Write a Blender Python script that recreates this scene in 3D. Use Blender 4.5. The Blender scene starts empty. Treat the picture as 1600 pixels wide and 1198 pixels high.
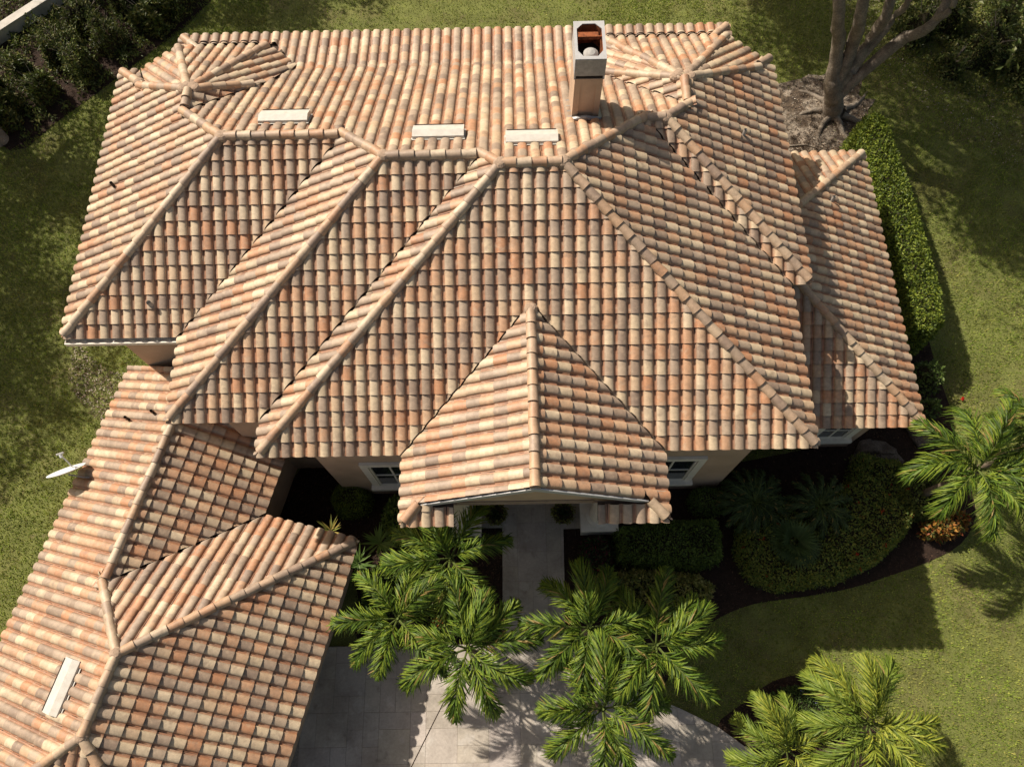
import bpy, math
import numpy as np
rng = np.random.default_rng(7)
S = bpy.context.scene
COL = S.collection
R = math.radians
GZ = 6.6            # height of the main eave above the ground

# ------------------------------------------------------------------ camera
cam_d = bpy.data.cameras.new('camera'); cam = bpy.data.objects.new('camera', cam_d); COL.objects.link(cam)
cam_d.sensor_width = 36; cam_d.lens = 1191.5 * 36 / 1600; cam_d.clip_end = 600; cam_d.clip_start = .1
def cam_matrix(pitch, yaw, roll):
    th, ya, ro = R(pitch), R(yaw), R(roll)
    F = np.array([0, math.sin(th), -math.cos(th)]); U = np.array([0, math.cos(th), math.sin(th)]); X = np.array([1., 0, 0])
    c, s = math.cos(ya), math.sin(ya); Zr = np.array([[c, -s, 0], [s, c, 0], [0, 0, 1]])
    F, U, X = Zr @ F, Zr @ U, Zr @ X
    c, s = math.cos(ro), math.sin(ro)
    return c * X + s * U, c * U - s * X, F
CX, CU, CF = cam_matrix(21.568, 1.030, -1.985)
CP = np.array([6.0333, -5.0805, 17.0379 + GZ])
from mathutils import Matrix, Vector
cam.matrix_world = Matrix(((CX[0], CU[0], -CF[0], CP[0]), (CX[1], CU[1], -CF[1], CP[1]), (CX[2], CU[2], -CF[2], CP[2]), (0, 0, 0, 1)))
S.camera = cam

# ------------------------------------------------------------------ sky, sun, exposure
SUN = Vector((-.80, .63, 1.0)).normalized()
W = bpy.data.worlds.new('World'); S.world = W; W.use_nodes = True
nt = W.node_tree; bg = nt.nodes['Background']
sky = nt.nodes.new('ShaderNodeTexSky'); sky.sky_type = 'NISHITA'; sky.sun_disc = False
sky.sun_elevation = math.asin(SUN.z); sky.sun_rotation = math.atan2(SUN.x, SUN.y)
sky.dust_density = 3.0
warm = nt.nodes.new('ShaderNodeMix'); warm.data_type = 'RGBA'; warm.blend_type = 'MULTIPLY'; warm.inputs[0].default_value = 1; warm.inputs[7].default_value = (1, .84, .66, 1)   # hazy, warm air
nt.links.new(sky.outputs[0], warm.inputs[6]); nt.links.new(warm.outputs[2], bg.inputs[0]); bg.inputs[1].default_value = .088
sl = bpy.data.lights.new('sun', 'SUN'); sl.energy = 4.6; sl.angle = R(.55); sl.color = (1, .885, .74)
so = bpy.data.objects.new('sun', sl); COL.objects.link(so); so.rotation_euler = SUN.to_track_quat('Z', 'Y').to_euler()
S.view_settings.view_transform = 'Standard'; S.view_settings.look = 'None'; S.view_settings.exposure = 0.47
S.view_settings.gamma = 1; S.view_settings.use_curve_mapping = False

# ------------------------------------------------------------------ helpers
def tag(o, label=None, cat=None, group=None, kind=None):
    if label: o['label'] = label
    if cat: o['category'] = cat
    if group: o['group'] = group
    if kind: o['kind'] = kind
    return o
def empty(name, loc=(0, 0, 0), rz=0, **k):
    o = bpy.data.objects.new(name, None); COL.objects.link(o); o.location = loc; o.rotation_euler.z = rz; o.empty_display_size = .2
    return tag(o, **k)
def link(name, me, parent=None, **k):
    o = bpy.data.objects.new(name, me); COL.objects.link(o)
    if parent: o.parent = parent
    return tag(o, **k)
def mesh_np(name, V, F, mat, tint=None, smooth=False):
    """V (n,3); F (m,k) array or list of lists"""
    me = bpy.data.meshes.new(name)
    V = np.asarray(V, np.float32)
    if isinstance(F, np.ndarray):
        m, k = F.shape
        me.vertices.add(len(V)); me.vertices.foreach_set('co', V.ravel())
        me.loops.add(m * k); me.loops.foreach_set('vertex_index', F.astype(np.int32).ravel())
        me.polygons.add(m); me.polygons.foreach_set('loop_start', np.arange(0, m * k, k, dtype=np.int32))
        me.update(calc_edges=True)
    else:
        me.from_pydata([tuple(map(float, v)) for v in V], [], F); me.update()
    if tint is not None:
        a = me.color_attributes.new('tint', 'FLOAT_COLOR', 'POINT')
        t = np.asarray(tint, np.float32)
        if t.ndim == 1: t = np.tile(t, (len(V), 1))
        a.data.foreach_set('color', np.hstack([t, np.ones((len(t), 1), np.float32)]).ravel())
    me.polygons.foreach_set('use_smooth', np.full(len(me.polygons), bool(smooth)))
    me.materials.append(mat)
    return me
class MB:
    def __init__(s): s.v = []; s.f = []; s.t = []
    def add(s, V, F, tint=None):
        n = len(s.v); s.v += [tuple(v) for v in V]; s.f += [[i + n for i in f] for f in F]
        if tint is not None: s.t += [tuple(tint)] * len(V)
    def box(s, a, b, M=None, tint=None):
        (x0, y0, z0), (x1, y1, z1) = a, b
        V = [(x0, y0, z0), (x1, y0, z0), (x1, y1, z0), (x0, y1, z0), (x0, y0, z1), (x1, y0, z1), (x1, y1, z1), (x0, y1, z1)]
        if M is not None: V = [tuple(M @ Vector(v)) for v in V]
        s.add(V, [(0, 3, 2, 1), (4, 5, 6, 7), (0, 1, 5, 4), (1, 2, 6, 5), (2, 3, 7, 6), (3, 0, 4, 7)], tint)
    def tube(s, pts, rad, n=10, cap=True, tint=None):
        pts = [Vector(p) for p in pts]; V = []; F = []
        up = Vector((0.13, .07, 1)).normalized()
        for i, p in enumerate(pts):
            d = (pts[min(i + 1, len(pts) - 1)] - pts[max(i - 1, 0)]).normalized()
            a = d.cross(up); a = a.normalized() if a.length > .05 else d.cross(Vector((1, 0, 0))).normalized()
            b = d.cross(a)
            for k in range(n):
                t = 2 * math.pi * k / n; V.append(p + (a * math.cos(t) + b * math.sin(t)) * rad[i])
        for i in range(len(pts) - 1):
            for k in range(n):
                F.append((i * n + k, i * n + (k + 1) % n, (i + 1) * n + (k + 1) % n, (i + 1) * n + k))
        if cap: F.append(tuple(range(n))); F.append(tuple(range((len(pts) - 1) * n, len(pts) * n))[::-1])
        s.add(V, F, tint)
    def prism(s, poly, z0, z1, tint=None):
        n = len(poly); V = [(x, y, z0) for x, y in poly] + [(x, y, z1) for x, y in poly]
        s.add(V, [tuple(range(n))[::-1], tuple(range(n, 2 * n))] + [(i, (i + 1) % n, n + (i + 1) % n, n + i) for i in range(n)], tint)
    def build(s, name, mat, parent=None, smooth=False, **k):
        me = mesh_np(name, np.array(s.v), s.f, mat, np.array(s.t) if s.t else None, smooth)
        return link(name, me, parent, **k)

def material(name, col=(.5, .5, .5), rough=.8, attr=False, noise=None, bump=None, spec=.3, transl=0, metal=0, mixes=()):
    """noise=(scale, low, high) multiplies; mixes = (scale, threshold, softness, colour, amount) blotches of true colour"""
    m = bpy.data.materials.new(name); m.use_nodes = True; t = m.node_tree; N = t.nodes; L = t.links
    P = N['Principled BSDF']; P.inputs['Roughness'].default_value = rough; P.inputs['Specular IOR Level'].default_value = spec; P.inputs['Metallic'].default_value = metal
    geo = N.new('ShaderNodeNewGeometry'); pos = geo.outputs['Position']
    if attr:
        a = N.new('ShaderNodeAttribute'); a.attribute_name = 'tint'; cur = a.outputs['Color']
    else:
        a = N.new('ShaderNodeRGB'); a.outputs[0].default_value = (*col, 1); cur = a.outputs[0]
    def tex(sc, det=4):
        n = N.new('ShaderNodeTexNoise'); n.inputs['Scale'].default_value = sc; n.inputs['Detail'].default_value = det; n.inputs['Roughness'].default_value = .6
        L.new(pos, n.inputs['Vector']); return n.outputs['Fac']
    def mrange(src, a0, a1, b0, b1):
        r = N.new('ShaderNodeMapRange'); L.new(src, r.inputs[0])
        for i, v in enumerate((a0, a1, b0, b1)): r.inputs[i + 1].default_value = v
        return r.outputs[0]
    def mixc(f, A, B, mode='MIX'):
        x = N.new('ShaderNodeMix'); x.data_type = 'RGBA'; x.blend_type = mode
        if isinstance(f, float): x.inputs[0].default_value = f
        else: L.new(f, x.inputs[0])
        L.new(A, x.inputs[6])
        if isinstance(B, tuple): x.inputs[7].default_value = (*B, 1)
        else: L.new(B, x.inputs[7])
        return x.outputs[2]
    for (sc, th, so_, c, am) in mixes:
        cur = mixc(mrange(tex(sc), th - so_, th + so_, 0, am), cur, c)
    for nz in (noise if isinstance(noise, list) else [noise] if noise else []):
        sc, lo, hi = nz
        v = mrange(tex(sc), .3, .7, lo, hi)
        cb = N.new('ShaderNodeCombineColor'); [L.new(v, cb.inputs[i]) for i in range(3)]
        cur = mixc(1.0, cur, cb.outputs[0], 'MULTIPLY')
    L.new(cur, P.inputs['Base Color'])
    if bump:
        b = N.new('ShaderNodeBump'); b.inputs['Strength'].default_value = bump[1]; b.inputs['Distance'].default_value = bump[2]
        L.new(tex(bump[0], 6), b.inputs['Height']); L.new(b.outputs[0], P.inputs['Normal'])
    if transl:
        T = N.new('ShaderNodeBsdfTranslucent'); L.new(cur, T.inputs[0]); X = N.new('ShaderNodeMixShader'); X.inputs[0].default_value = transl
        L.new(P.outputs[0], X.inputs[1]); L.new(T.outputs[0], X.inputs[2]); L.new(X.outputs[0], N['Material Output'].inputs[0])
    return m

M_tile = material('clay_tile', attr=True, rough=.58, spec=.6, noise=[(9, .82, 1.14), (70, .9, 1.08)], bump=(60, .25, .01),
                  mixes=[(6.5, .60, .07, (.44, .335, .235), .5), (4.3, .62, .06, (.22, .155, .115), .45), (1.3, .62, .10, (.15, .11, .085), .35)])
M_mortar = material('mortar', (.36, .27, .20), .95, noise=[(12, .7, 1.15)], bump=(30, .5, .02))
M_under = material('underlay', (.07, .05, .04), .95, noise=[(8, .7, 1.2)])
M_stucco = material('stucco', (.47, .34, .245), .95, noise=[(1.2, .85, 1.1), (40, .93, 1.05)], bump=(90, .35, .01))
M_trim = material('trim_paint', (.72, .68, .6), .6, noise=[(6, .88, 1.05)])
M_gutter = material('gutter_paint', (.42, .43, .44), .45, noise=[(9, .9, 1.05)])
M_white = material('vent_white', (.54, .53, .49), .55, noise=[(7, .86, 1.05)], mixes=[(4, .62, .06, (.5, .42, .33), .35)])
M_fascia = material('fascia_paint', (.30, .22, .16), .7, noise=[(5, .8, 1.1)])
M_glass = material('window_glass', (.02, .025, .03), .08, spec=.8)
M_metal = material('galvanised', (.30, .31, .32), .45, metal=.4, noise=[(8, .75, 1.15)])
M_rust = material('rusted_steel', (.30, .095, .035), .9, noise=[(12, .5, 1.2)], mixes=[(10, .6, .1, (.05, .025, .015), .8)])
M_soot_shade = material('soot_shade', (.02, .016, .014), .95, noise=[(9, .6, 1.3)])
M_lead = material('grey_pipe', (.36, .36, .35), .6, noise=[(20, .8, 1.1)])
M_dark = material('dark_plastic', (.05, .035, .03), .7, noise=[(20, .8, 1.1)])
M_conc = material('stamped_concrete', attr=True, rough=.75, spec=.35, noise=[(1.1, .80, 1.1), (14, .86, 1.08), (90, .9, 1.06)], bump=(25, .35, .01),
                  mixes=[(.7, .56, .10, (.25, .22, .185), .6), (3.5, .66, .05, (.16, .13, .11), .5), (1.9, .62, .03, (.56, .53, .49), .5)])
M_joint = material('paving_joint', (.30, .27, .235), .95, noise=[(20, .7, 1.2)])
M_soil = material('lawn_soil', (.145, .165, .045), .95, noise=[(1.5, .7, 1.2), (25, .55, 1.35)], bump=(40, .6, .03),
                  mixes=[(.45, .60, .08, (.15, .115, .06), .5), (2.6, .64, .06, (.13, .10, .06), .5)])
M_mulch = material('bark_mulch', (.030, .018, .013), .97, noise=[(6, .6, 1.3), (45, .4, 1.7)], bump=(50, .8, .03))
M_sand = material('shell_sand', (.42, .36, .29), .97, noise=[(3, .55, 1.2), (30, .4, 1.3)], bump=(35, .7, .03),
                  mixes=[(1.1, .47, .07, (.085, .06, .04), .9), (7, .55, .06, (.05, .038, .03), .7)])
M_chip = material('bark_chip', attr=True, rough=.95)
M_grass = material('grass_blade', attr=True, rough=.6, spec=.25, transl=.3, noise=[(1.6, .62, 1.2), (.35, .8, 1.1), (6, .8, 1.15)], mixes=[(.55, .60, .10, (.40, .33, .12), .5)])
M_leaf = material('leaf', attr=True, rough=.5, spec=.35, transl=.22, noise=[(3, .8, 1.15)])
M_palm = material('palm_leaf', attr=True, rough=.55, spec=.3, transl=.25, noise=[(5, .8, 1.12)])
M_core = material('dark_core', (.030, .026, .014), .95, noise=[(20, .5, 1.4)])
M_bark = material('grey_bark', (.25, .215, .175), .92, noise=[(3, .6, 1.3), (25, .6, 1.25)], bump=(18, .9, .04), mixes=[(4, .62, .06, (.32, .29, .25), .6)])
M_ptrunk = material('palm_trunk', (.20, .16, .115), .9, noise=[(14, .6, 1.2)], bump=(22, .7, .03))
M_flower = material('petal', attr=True, rough=.5, transl=.2)
M_pot = material('pot_glaze', (.05, .032, .024), .4, noise=[(10, .7, 1.2)])
M_rock = material('rock', (.16, .13, .11), .92, noise=[(2.5, .5, 1.3), (22, .6, 1.3)], bump=(9, .9, .08))
M_dish = material('dish_paint', (.70, .74, .76), .45, noise=[(8, .9, 1.04)])
M_wall = material('garden_wall_paint', (.55, .53, .49), .85, noise=[(2, .7, 1.1)])
M_red = material('red_plastic', (.5, .03, .03), .5, noise=[(9, .8, 1.1)])

# ------------------------------------------------------------------ 2-D helpers
def inside(P, poly):
    P = np.atleast_2d(P); x, y = P[:, 0], P[:, 1]; c = np.zeros(len(P), bool); n = len(poly)
    for i in range(n):
        (x1, y1), (x2, y2) = poly[i], poly[(i + 1) % n]
        if y1 == y2: continue
        c ^= ((y1 > y) != (y2 > y)) & (x < (x2 - x1) * (y - y1) / (y2 - y1) + x1)
    return c
def edge_dist(P, poly):
    P = np.atleast_2d(P); d = np.full(len(P), 1e9); n = len(poly)
    for i in range(n):
        a = np.array(poly[i]); b = np.array(poly[(i + 1) % n]); ab = b - a
        t = np.clip(((P - a) @ ab) / (ab @ ab + 1e-12), 0, 1); d = np.minimum(d, np.linalg.norm(P - a - t[:, None] * ab, axis=1))
    return d
def smooth_poly(pts, k=4):
    """closed Catmull-Rom"""
    n = len(pts); out = []
    for i in range(n):
        p0, p1, p2, p3 = (np.array(pts[(i + j) % n], float) for j in (-1, 0, 1, 2))
        for j in range(k):
            t = j / k
            out.append(tuple(.5 * (2 * p1 + (p2 - p0) * t + (2 * p0 - 5 * p1 + 4 * p2 - p3) * t * t + (-p0 + 3 * p1 - 3 * p2 + p3) * t ** 3)))
    return out
def sheet(name, poly, z, mat, parent=None, kind='structure'):
    me = bpy.data.meshes.new(name)
    from mathutils.geometry import tessellate_polygon
    V = [(x, y, z) for x, y in poly]
    tri = tessellate_polygon([[Vector(v) for v in V]])
    F = []
    for a, b, c in tri:
        ar = (V[b][0] - V[a][0]) * (V[c][1] - V[a][1]) - (V[b][1] - V[a][1]) * (V[c][0] - V[a][0])
        F.append((a, b, c) if ar > 0 else (a, c, b))
    me.from_pydata(V, [], F); me.materials.append(mat)
    return link(name, me, parent, kind=kind)

# ------------------------------------------------------------------ the ground
n = 60; gx = np.concatenate([[-160, -90, -50], np.linspace(-30, 40, n), [60, 100, 170]]); gy = np.concatenate([[-160, -90, -45], np.linspace(-25, 40, n), [60, 100, 180]])
VX, VY = np.meshgrid(gx, gy); Vg = np.stack([VX.ravel(), VY.ravel(), np.zeros(VX.size)], 1)
nx = len(gx); ii = np.arange(len(gy) - 1)[:, None] * nx + np.arange(nx - 1)[None]; ii = ii.ravel()
lawn = link('lawn', mesh_np('lawn', Vg, np.stack([ii, ii + 1, ii + nx + 1, ii + nx], 1), M_soil), kind='structure')

DRIVE = [(.1, -3.95), (5.48, -3.95), (5.50, -.55), (4.3, -.55), (4.3, 1.1), (8.4, 1.1), (8.4, -.6), (7.38, -.62), (7.32, -3.7), (7.6, -4.25), (8.4, -4.85), (9.4, -5.33), (10.47, -5.75), (11.5, -6.25), (12.33, -6.85), (12.95, -7.5), (13.6, -8.8), (13.9, -11), (13.9, -16), (-3, -16), (-3, -8), (-.4, -6)]
BED_L = [(-2, -1.4), (-.6, 2.0), (.5, 1.6), (4.3, .9), (4.3, -.55), (5.5, -.6), (5.48, -3.95), (1.3, -3.95), (1.0, -2)]
BED_R = [(7.38, -.7), (8.6, 1.0), (13, 1.4), (17.4, 2.2), (19.4, 1.9), (20.1, .9), (20.15, -.4), (19.47, -1.28), (18.4, -1.78), (17.36, -2.12), (15.94, -2.52), (14.57, -2.74), (13.01, -2.93), (12.03, -3.25), (11.42, -3.6), (10.7, -4.0), (10.3, -4.9), (9.7, -5.35), (9.2, -5.2), (8.4, -4.85), (7.6, -4.25), (7.32, -3.7)]
BED_P = [(11.5, -6.25), (12.29, -5.66), (13.28, -5.06), (14.31, -4.9), (15.12, -5.0), (15.72, -5.56), (15.95, -6.3), (15.6, -7.4), (14.8, -8.4), (13.6, -8.8), (12.95, -7.5), (12.33, -6.85)]
BED_H = [(16.6, 14.6), (18.0, 13.9), (19.3, 13.5), (19.85, 9), (20.0, 4.5), (20.0, 2.2), (17.3, 2.0), (16.9, 3), (17.3, 8), (16.6, 10.8)]
SAND = [(13.3, 13.0), (14.8, 14.8), (16.0, 16.6), (17.4, 17.3), (18.6, 17.1), (19.9, 16.4), (20.3, 15.3), (19.4, 14.4), (18.9, 13.1), (18.2, 11.6), (17.0, 10.4), (13.6, 10.5)]
BED_W = [(-9.3, 7.2), (-8.6, 5.6), (-7.6, 4.9), (-6.0, 4.9), (-4.5, 5.2), (-4.5, 2.9), (-6.2, 2.9), (-7.8, 3.2), (-9.0, 4.4)]
BED_T = [(-16.5, 16.5), (-13.2, 14.2), (-11.6, 15.6), (-8.6, 18.9), (-6.8, 21.2), (-6.5, 24.5), (-20, 24.5), (-20, 15)]
_c = np.array(SAND).mean(0)
SAND = [tuple(_c + (np.array(p) - _c) * rng.uniform(.80, 1.06)) for p in smooth_poly(SAND, 4)]
sheet('mulch_bed', smooth_poly(BED_L, 3), .012, M_mulch); sheet('mulch_bed', smooth_poly(BED_R, 3), .016, M_mulch)
sheet('mulch_bed', smooth_poly(BED_P, 3), .020, M_mulch); sheet('mulch_bed', smooth_poly(BED_H, 3), .024, M_mulch)
sheet('sand_bed', smooth_poly(SAND, 2), .028, M_sand); sheet('mulch_bed', smooth_poly(BED_T, 3), .012, M_mulch)

# driveway and front walk: slab with separate stamped paving blocks
drive = sheet('driveway', DRIVE, .060, M_joint)
def clip_poly(sub, a, b, c):          # keep a*x+b*y<=c
    out = []; m = len(sub)
    for i in range(m):
        p, q = sub[i], sub[(i + 1) % m]; dp = a * p[0] + b * p[1] - c; dq = a * q[0] + b * q[1] - c
        if dp <= 0: out.append(p)
        if (dp < 0) != (dq < 0) and dp != dq:
            t = dp / (dp - dq); out.append((p[0] + t * (q[0] - p[0]), p[1] + t * (q[1] - p[1])))
    return out
U0 = .445; gw, gh = 32, 31; ox, oy = 5.515 - 13 * U0, -12.415
used = np.zeros((gw, gh), bool); pav_far = MB(); pav = []
for j in range(gh):
    for i in range(gw):
        if used[i, j]: continue
        walk = ox + i * U0 > 5.4 and ox + i * U0 < 7.3 and oy + j * U0 > -3.9
        for (w, h) in ([(2, 2), (1, 2), (2, 1), (1, 1)][q_] for q_ in rng.permutation(4)):
            if rng.random() < .35 and (w, h) == (1, 1): continue
            if i + w <= gw and j + h <= gh and not used[i:i + w, j:j + h].any(): break
        else: w = h = 1
        if i + w > gw or j + h > gh or used[i:i + w, j:j + h].any(): w = h = 1
        used[i:i + w, j:j + h] = True
        g = .004; x0, y0, x1, y1 = ox + i * U0 + g, oy + j * U0 + g, ox + (i + w) * U0 - g, oy + (j + h) * U0 - g
        P = [tuple(p) for p in DRIVE]
        for a, b, c in ((1, 0, x1), (-1, 0, -x0), (0, 1, y1), (0, -1, -y0)):
            P = clip_poly(P, a, b, c)
            if len(P) < 3: break
        if len(P) < 3: continue
        P = [p for k, p in enumerate(P) if math.dist(p, P[k - 1]) > 1e-4]
        if len(P) < 3: continue
        ar = abs(sum(P[k - 1][0] * P[k][1] - P[k][0] * P[k - 1][1] for k in range(len(P)))) / 2
        if ar < .01: continue
        c = np.array([.47, .43, .385]) * rng.uniform(.93, 1.05) * np.array([1, rng.uniform(.98, 1.01), rng.uniform(.94, 1.02)])
        z = .067 + rng.uniform(-.002, .002)
        cx, cy = (x0 + x1) / 2, (y0 + y1) / 2
        m = MB(); q = [(cx + (a - cx) * .985, cy + (b - cy) * .985) for a, b in P]; k = len(P)
        m.add([(a, b, .036) for a, b in P] + [(a, b, z - .006) for a, b in P] + [(a, b, z) for a, b in q],
              [(e, (e + 1) % k, k + (e + 1) % k, k + e) for e in range(k)] + [(k + e, k + (e + 1) % k, 2 * k + (e + 1) % k, 2 * k + e) for e in range(k)] + [tuple(range(2 * k, 3 * k))], c)
        m.build('paver', M_conc, drive)
mb = MB(); a, b = np.array((2.35, -8.2)), np.array((3.75, -5.55)); d_ = (b - a) / np.linalg.norm(b - a); w_ = np.array([-d_[1], d_[0]]) * .012
mb.prism([tuple(a - w_), tuple(b - w_), tuple(b + w_), tuple(a + w_)], .0685, .0725); mb.build('expansion_joint', M_mulch, drive)
# ------------------------------------------------------------------ the roof model: union of hipped blocks
T = .51698
XL1, YF1, XL2, YF2, XR4, YF5, XR5, YB = -5.178, 3.124, -2.232, .872, 12.9, 4.266, 13.431, 11.505
YP, XPL, XPR = -1.6676, 3.414, 9.337
HW, XW, YWB, YWF = -2.872, 17.052, 10.383, 1.384
GA, GX0, GY0, HG, GW1, GW2, GV, GF = R(-14.857), -5.535, 3.509, -3.784, 5.36, 8.116, -2.912, -12.83
# plane: outward unit (nx,ny), offset c (n.p=c on the eave), eave height z, pitch t
PL = []
def plane(nx, ny, c, z=0., t=T):
    for i, q in enumerate(PL):
        if np.allclose(q, (nx, ny, c, z, t)): return i
    PL.append((nx, ny, c, z, t)); return len(PL) - 1
def L_(x, z=0, t=T): return plane(-1, 0, -x, z, t)
def R_(x, z=0, t=T): return plane(1, 0, x, z, t)
def F_(y, z=0, t=T): return plane(0, -1, -y, z, t)
def B_(y, z=0, t=T): return plane(0, 1, y, z, t)
def diag(nx, ny, px, py, apex, w):
    l = math.hypot(nx, ny); nx, ny = nx / l, ny / l; c = nx * px + ny * py
    return plane(nx, ny, c, 0, T * w / (c - (nx * apex[0] + ny * apex[1])))
BL = []   # (level, [plane ids], [clips (a,b,c): a x+b y<=c])
def block(level, pls, clips=()): BL.append((level, pls, list(clips)))
block(0, [L_(0), R_(XR4), F_(0), B_(YB)])
block(0, [L_(XL2), F_(YF2), B_(YB)], [(1, 0, 6)])
block(0, [L_(XL1), F_(YF1), B_(YB)], [(1, 0, 5)])
block(0, [R_(XR5), F_(YF5), B_(YB)], [(-1, 0, -8)])
TLX, TLW = -2.400, 2.80; TLA = (TLX, 9.44)
block(0, [L_(XL1), R_(2 * TLX - XL1), plane(0, 1, 12.35, 0, T * TLW / 2.91), diag(-1.27, 1.43, -5.14, 11.05, TLA, TLW), diag(1.27, 1.43, 2 * TLX + 5.14, 11.05, TLA, TLW)], [(0, -1, -7.6)])
TRX = 10.50; TRW = XR5 - TRX; TRA = (TRX, 9.44)
block(0, [R_(XR5), L_(2 * TRX - XR5), plane(0, 1, 12.35, 0, T * TRW / 2.91), diag(1.13, 1.15, 13.40, 11.25, TRA, TRW), diag(-1.13, 1.15, 2 * TRX - 13.40, 11.25, TRA, TRW)], [(0, -1, -7.9)])
YG = -1.28
xp = (XPL + XPR) / 2
block(0, [L_(XPL), R_(XPR)], [(0, 1, 5), (0, -1, -YG)])
block(0, [L_(XPL + .001), F_(YP)], [(1, 0, XPL + 1.15), (0, 1, YG)])
block(0, [R_(XPR - .001), F_(YP)], [(-1, 0, -(XPR - 1.55)), (0, 1, YG)])
LZ, LT = -.215, .145
block(0, [plane(0, 1, 13.0, LZ, LT), plane(-1, 0, 3.75, LZ, LT), plane(1, 0, 12.45, LZ, LT)], [(0, -1, -9.5)])
block(1, [R_(XW, HW), F_(YWF, HW), B_(YWB, HW)], [(-1, 0, -11.5)])
def gpl(nu, nv, c):
    ca, sa = math.cos(GA), math.sin(GA); nx_, ny_ = ca * nu - sa * nv, sa * nu + ca * nv
    return plane(nx_, ny_, c + nx_ * GX0 + ny_ * GY0, HG)
def gclip(nu, nv, c):
    ca, sa = math.cos(GA), math.sin(GA); nx_, ny_ = ca * nu - sa * nv, sa * nu + ca * nv
    return (nx_, ny_, c + nx_ * GX0 + ny_ * GY0)
gL = gpl(-1, 0, 0); gR2 = gpl(1, 0, GW2)
block(2, [gL, gR2, gpl(0, 1, GV), gpl(0, -1, -GF)])
block(2, [gL, gpl(1, 0, GW1)], [gclip(0, 1, .40), gclip(0, -1, 7.5)])
PA = np.array(PL)
def hp(i, P): q = PA[i]; return q[3] + q[4] * (q[2] - P @ q[:2])
def blockh(b, P):
    lv, pls, cl = BL[b]; H = np.stack([hp(i, P) for i in pls]); h = H.min(0); act = np.array(pls)[H.argmin(0)]
    bad = np.zeros(len(P), bool)
    for i in pls: bad |= (P @ PA[i, :2] > PA[i, 2] + 1e-6) if True else False
    for a, b_, c in cl: bad |= P @ np.array([a, b_]) > c + 1e-6
    return np.where(bad, -1e3, h), act
def envelope(lv, P):
    P = np.atleast_2d(P); best = np.full(len(P), -1e3); act = np.full(len(P), -1)
    for b in range(len(BL)):
        if BL[b][0] != lv: continue
        h, a = blockh(b, P); m = h > best + 1e-7; best = np.where(m, h, best); act = np.where(m, a, act)
    return best, act

# tile template: x across (-.15...15), y up the slope (0...42), z out
PX = np.array([-.150, -.114, -.109, -.098, -.075, -.040, 0, .040, .075, .098, .109, .114, .150]); PZ = np.array([.002, .002, .020, .040, .058, .069, .073, .069, .058, .040, .020, .002, .002])
EXP, TW, TL = .353, .300, .43
k = len(PX); LIP = np.array([.30, .125, .06])      # clay red on the cut ends, also mixed into the pans
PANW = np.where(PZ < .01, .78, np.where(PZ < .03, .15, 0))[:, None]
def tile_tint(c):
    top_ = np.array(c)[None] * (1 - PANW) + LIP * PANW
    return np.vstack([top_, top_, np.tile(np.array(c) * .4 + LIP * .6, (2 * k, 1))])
tV = np.vstack([np.c_[PX, np.full(k, 0), PZ + .042], np.c_[PX * .97, np.full(k, TL), PZ * .93 + .004], np.c_[PX, np.full(k, 0), PZ + .042], np.c_[PX, np.full(k, 0.002), PZ - .004]])
tF = [(i, i + 1, k + i + 1, k + i) for i in range(k - 1)] + [(3 * k + i, 3 * k + i + 1, 2 * k + i + 1, 2 * k + i) for i in range(k - 1)]
tF = np.array(tF)
PALETTE = np.array([(.52, .43, .30), (.56, .47, .34), (.49, .33, .21), (.46, .275, .165), (.44, .22, .115), (.27, .205, .155), (.33, .26, .20), (.235, .178, .14), (.40, .32, .24), (.50, .375, .25), (.36, .29, .225), (.45, .25, .145)])
PALETTE = PALETTE * np.array([.95, .94, .92]); PALETTE = PALETTE * .88 + PALETTE.mean(0) * np.array([1.02, 1.0, 1.0]) * .12; PW = np.array([.13, .09, .10, .10, .06, .10, .12, .06, .10, .07, .05, .02]); PW = PW / PW.sum()
house = empty('house', (4, 5, 0), label='large tan stucco house under a hipped multicoloured clay tile roof with chimney', cat='house')
HO = Vector((4, 5, 0))
house_inv = Matrix.Translation(-HO)
def hlink(name, me, **k): o = link(name, me, house, **k); o.matrix_parent_inverse = house_inv; return o
def hb(mb, name, mat, **k): o = mb.build(name, mat, house, **k); o.matrix_parent_inverse = house_inv; return o

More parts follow.
